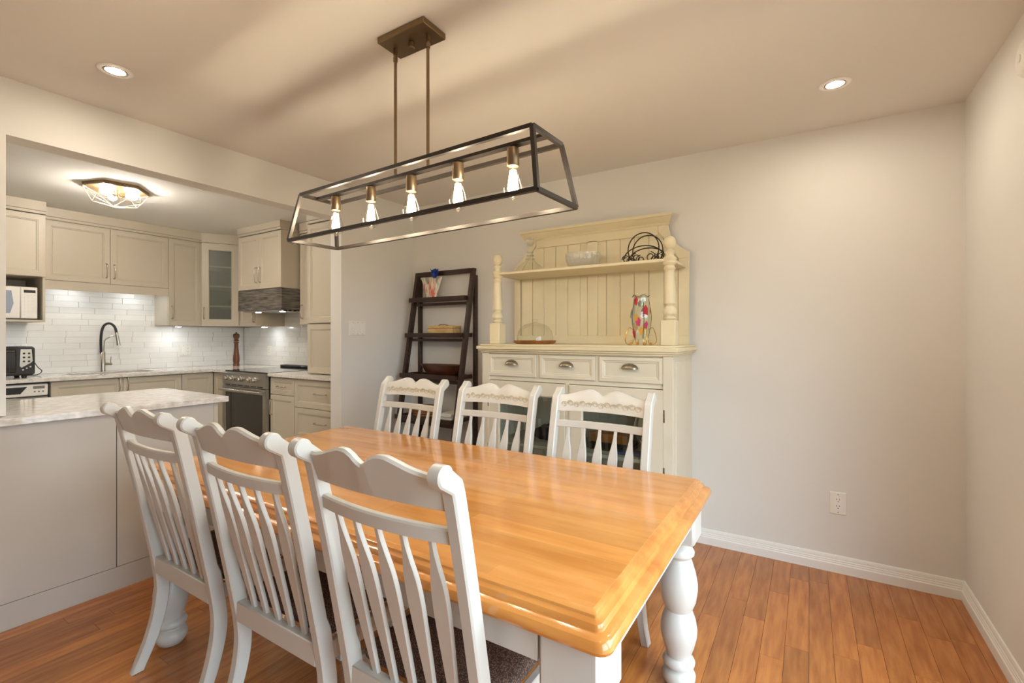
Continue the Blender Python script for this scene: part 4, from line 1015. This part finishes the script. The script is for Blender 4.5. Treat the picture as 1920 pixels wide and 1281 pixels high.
# ================================================================== LADDER SHELF
LX0, LX1 = -2.945, -2.312
ld = thing('ladder_shelf', 'dark espresso leaning ladder shelf with trays beside the hutch', 'shelf', (LX0, YB, 0))
lw = LX1 - LX0; pw = .026
yfr = lambda z: -.030 - .252 * (1.85 - z) / 1.357          # front leg: distance from the wall
for x in (0, lw - pw):
    MB().box(x, x + pw, -.045, -.008, 0, 1.80, .002).obj('rear_post', 'espresso', ld)
    MB().loft([[(x - .001 + a * (pw + .002), yfr(z) - b * .042 + .0, z) for a, b in ((0, 0), (1, 0), (1, 1), (0, 1))] for z in (0, 1.853)]).obj('front_leg', 'espresso', ld, smooth=0)
MB().box(pw, lw - pw, -.082, -.056, 1.812, 1.852, .002).obj('top_rail', 'espresso', ld)
shelves = [(1.592, .140), (1.290, .188), (.952, .250), (.612, .308), (.25, .37)]
for z, d_ in shelves:
    s_ = MB().box(-.003, lw - .03, -d_, -.046, z, z + .012, .001).obj('tray_bottom', 'espresso', ld)
    h_ = .034
    MB().box(-.003, lw - .03, -d_ - .014, -d_, z - .004, z + h_, .001).obj('tray_lip', 'espresso', s_)
    for x in (pw + .001, lw - pw - .016): MB().box(x, x + .014, -d_, -.046, z + .001, z + h_, .001).obj('tray_lip', 'espresso', s_)
    MB().box(pw + .016, lw - pw - .016, -.06, -.047, z + .001, z + h_ - .004, .001).obj('tray_lip', 'espresso', s_)
    MB().box(pw, lw - pw, yfr(z - .03) - .02, yfr(z - .03), z - .036, z - .012, .001).obj('stretcher', 'espresso', ld)
rf = thing('ruffled_vase', 'ruffled striped glass vase on the top tray of the ladder shelf', 'vase', (-2.735, YB - .100, 1.6045))
rings = []
for r, z in ((.050, 0), (.056, .01), (.066, .06), (.078, .11), (.088, .145), (.096, .165), (.092, .165), (.083, .14), (.072, .1), (.05, .02)):
    amp = max(0, (z - .04)) * .16; ring = []
    for i in range(60):
        a = 2 * PI * i / 60; ring.append(((r + amp * math.cos(6 * a)) * math.cos(a), min((r + amp * math.cos(6 * a)), .033) * math.sin(a), z + max(0, z - .1) * .5 * math.cos(6 * a + .5)))
    rings.append(ring)
MB().loft(rings).obj('vase', 'ruffle', rf, smooth=60)
bf = thing('blue_flower', 'blue artificial flower standing in the ruffled vase', 'flower', (-2.690, YB - .122, 1.63))
MB().tube([(-.02, 0, 0), (.0, 0, .10), (.012, -.004, .17)], .003, 6).obj('stem', 'rubber', bf)
random.seed(9)
for k in range(14):
    a = k * 2.4; e = .25 + .09 * (k % 4); rr = .012 + .0011 * k
    c0 = Vector((.012 + rr * math.cos(a), -.004 + rr * math.sin(a), .195 + .02 * math.sin(k * 1.7)))
    u = Vector((-math.sin(a), math.cos(a), 0)) * .016; w = Vector((math.cos(a) * .35, math.sin(a) * .35, .94)) * .026; nn = Vector((math.cos(a), math.sin(a), 0)) * .002
    out = [c0 - w, c0 + u * .8 - w * .3, c0 + u + w * .5, c0 + w, c0 - u + w * .5, c0 - u * .8 - w * .3]
    MB().loft([[tuple(p) for p in out], [tuple(p + nn) for p in out]]).obj('petal', 'bluef', bf, smooth=0)
bxw = thing('wooden_box', 'small pale pine box on the second tray of the ladder shelf', 'box', (-2.575, YB - .122, 1.3025))
MB().box(-.135, .135, -.055, .055, 0, .058, .002).obj('body', 'pine', bxw); ll = MB().box(-.136, .136, -.056, .056, .0595, .082, .003).obj('lid', 'pine', bxw)
MB().tube(spline([(-.05, -.01, .084), (-.02, -.02, .092), (.02, -.012, .09), (.05, -.016, .084)], 5), .004, 6).obj('cord_pull', 'wicker', ll)
bwl = thing('wooden_bowl', 'wide shallow dark wooden bowl on the third tray of the ladder shelf', 'bowl', (-2.575, YB - .152, .9645))
MB(lambda p: (p[0] * 1.22, p[1] * .48, p[2])).lathe([(.10, 0), (.115, .004), (.15, .05), (.178, .092), (.182, .10), (.174, .10), (.145, .056), (.10, .02), (.02, .016)], n=44).obj('bowl', 'walnut', bwl, smooth=50)
bk = thing('wicker_basket', 'small brown wicker basket on the fourth tray of the ladder shelf', 'basket', (-2.72, YB - .19, .6245))
MB(lambda p: (p[0] * 1.5, p[1], p[2])).lathe([(.065, 0), (.078, .01), (.088, .05), (.090, .088), (.084, .09), (.08, .05), (.06, .012)], n=32).obj('basket', 'wicker', bk)
for z in (.02, .042, .064, .086): MB().tube([(1.5 * (.080 + .12 * z) * math.cos(2 * PI * k / 32), (.080 + .12 * z) * math.sin(2 * PI * k / 32), z) for k in range(32)], .006, 6, closed=True).obj('weave_band', 'wicker', bk)
pp_ = thing('paper_stack', 'stack of white papers on the fourth tray of the ladder shelf', 'papers', (-2.44, YB - .175, .6245))
for i in range(5): MB().box(-.075 + .004 * i, .07 - .003 * i, -.10 + .005 * (i % 3), .095, .0121 * i, .0121 * i + .011, .001).obj('sheet_bundle', 'paper', pp_)
print('planks', nplank, 'objects', len(bpy.data.objects))
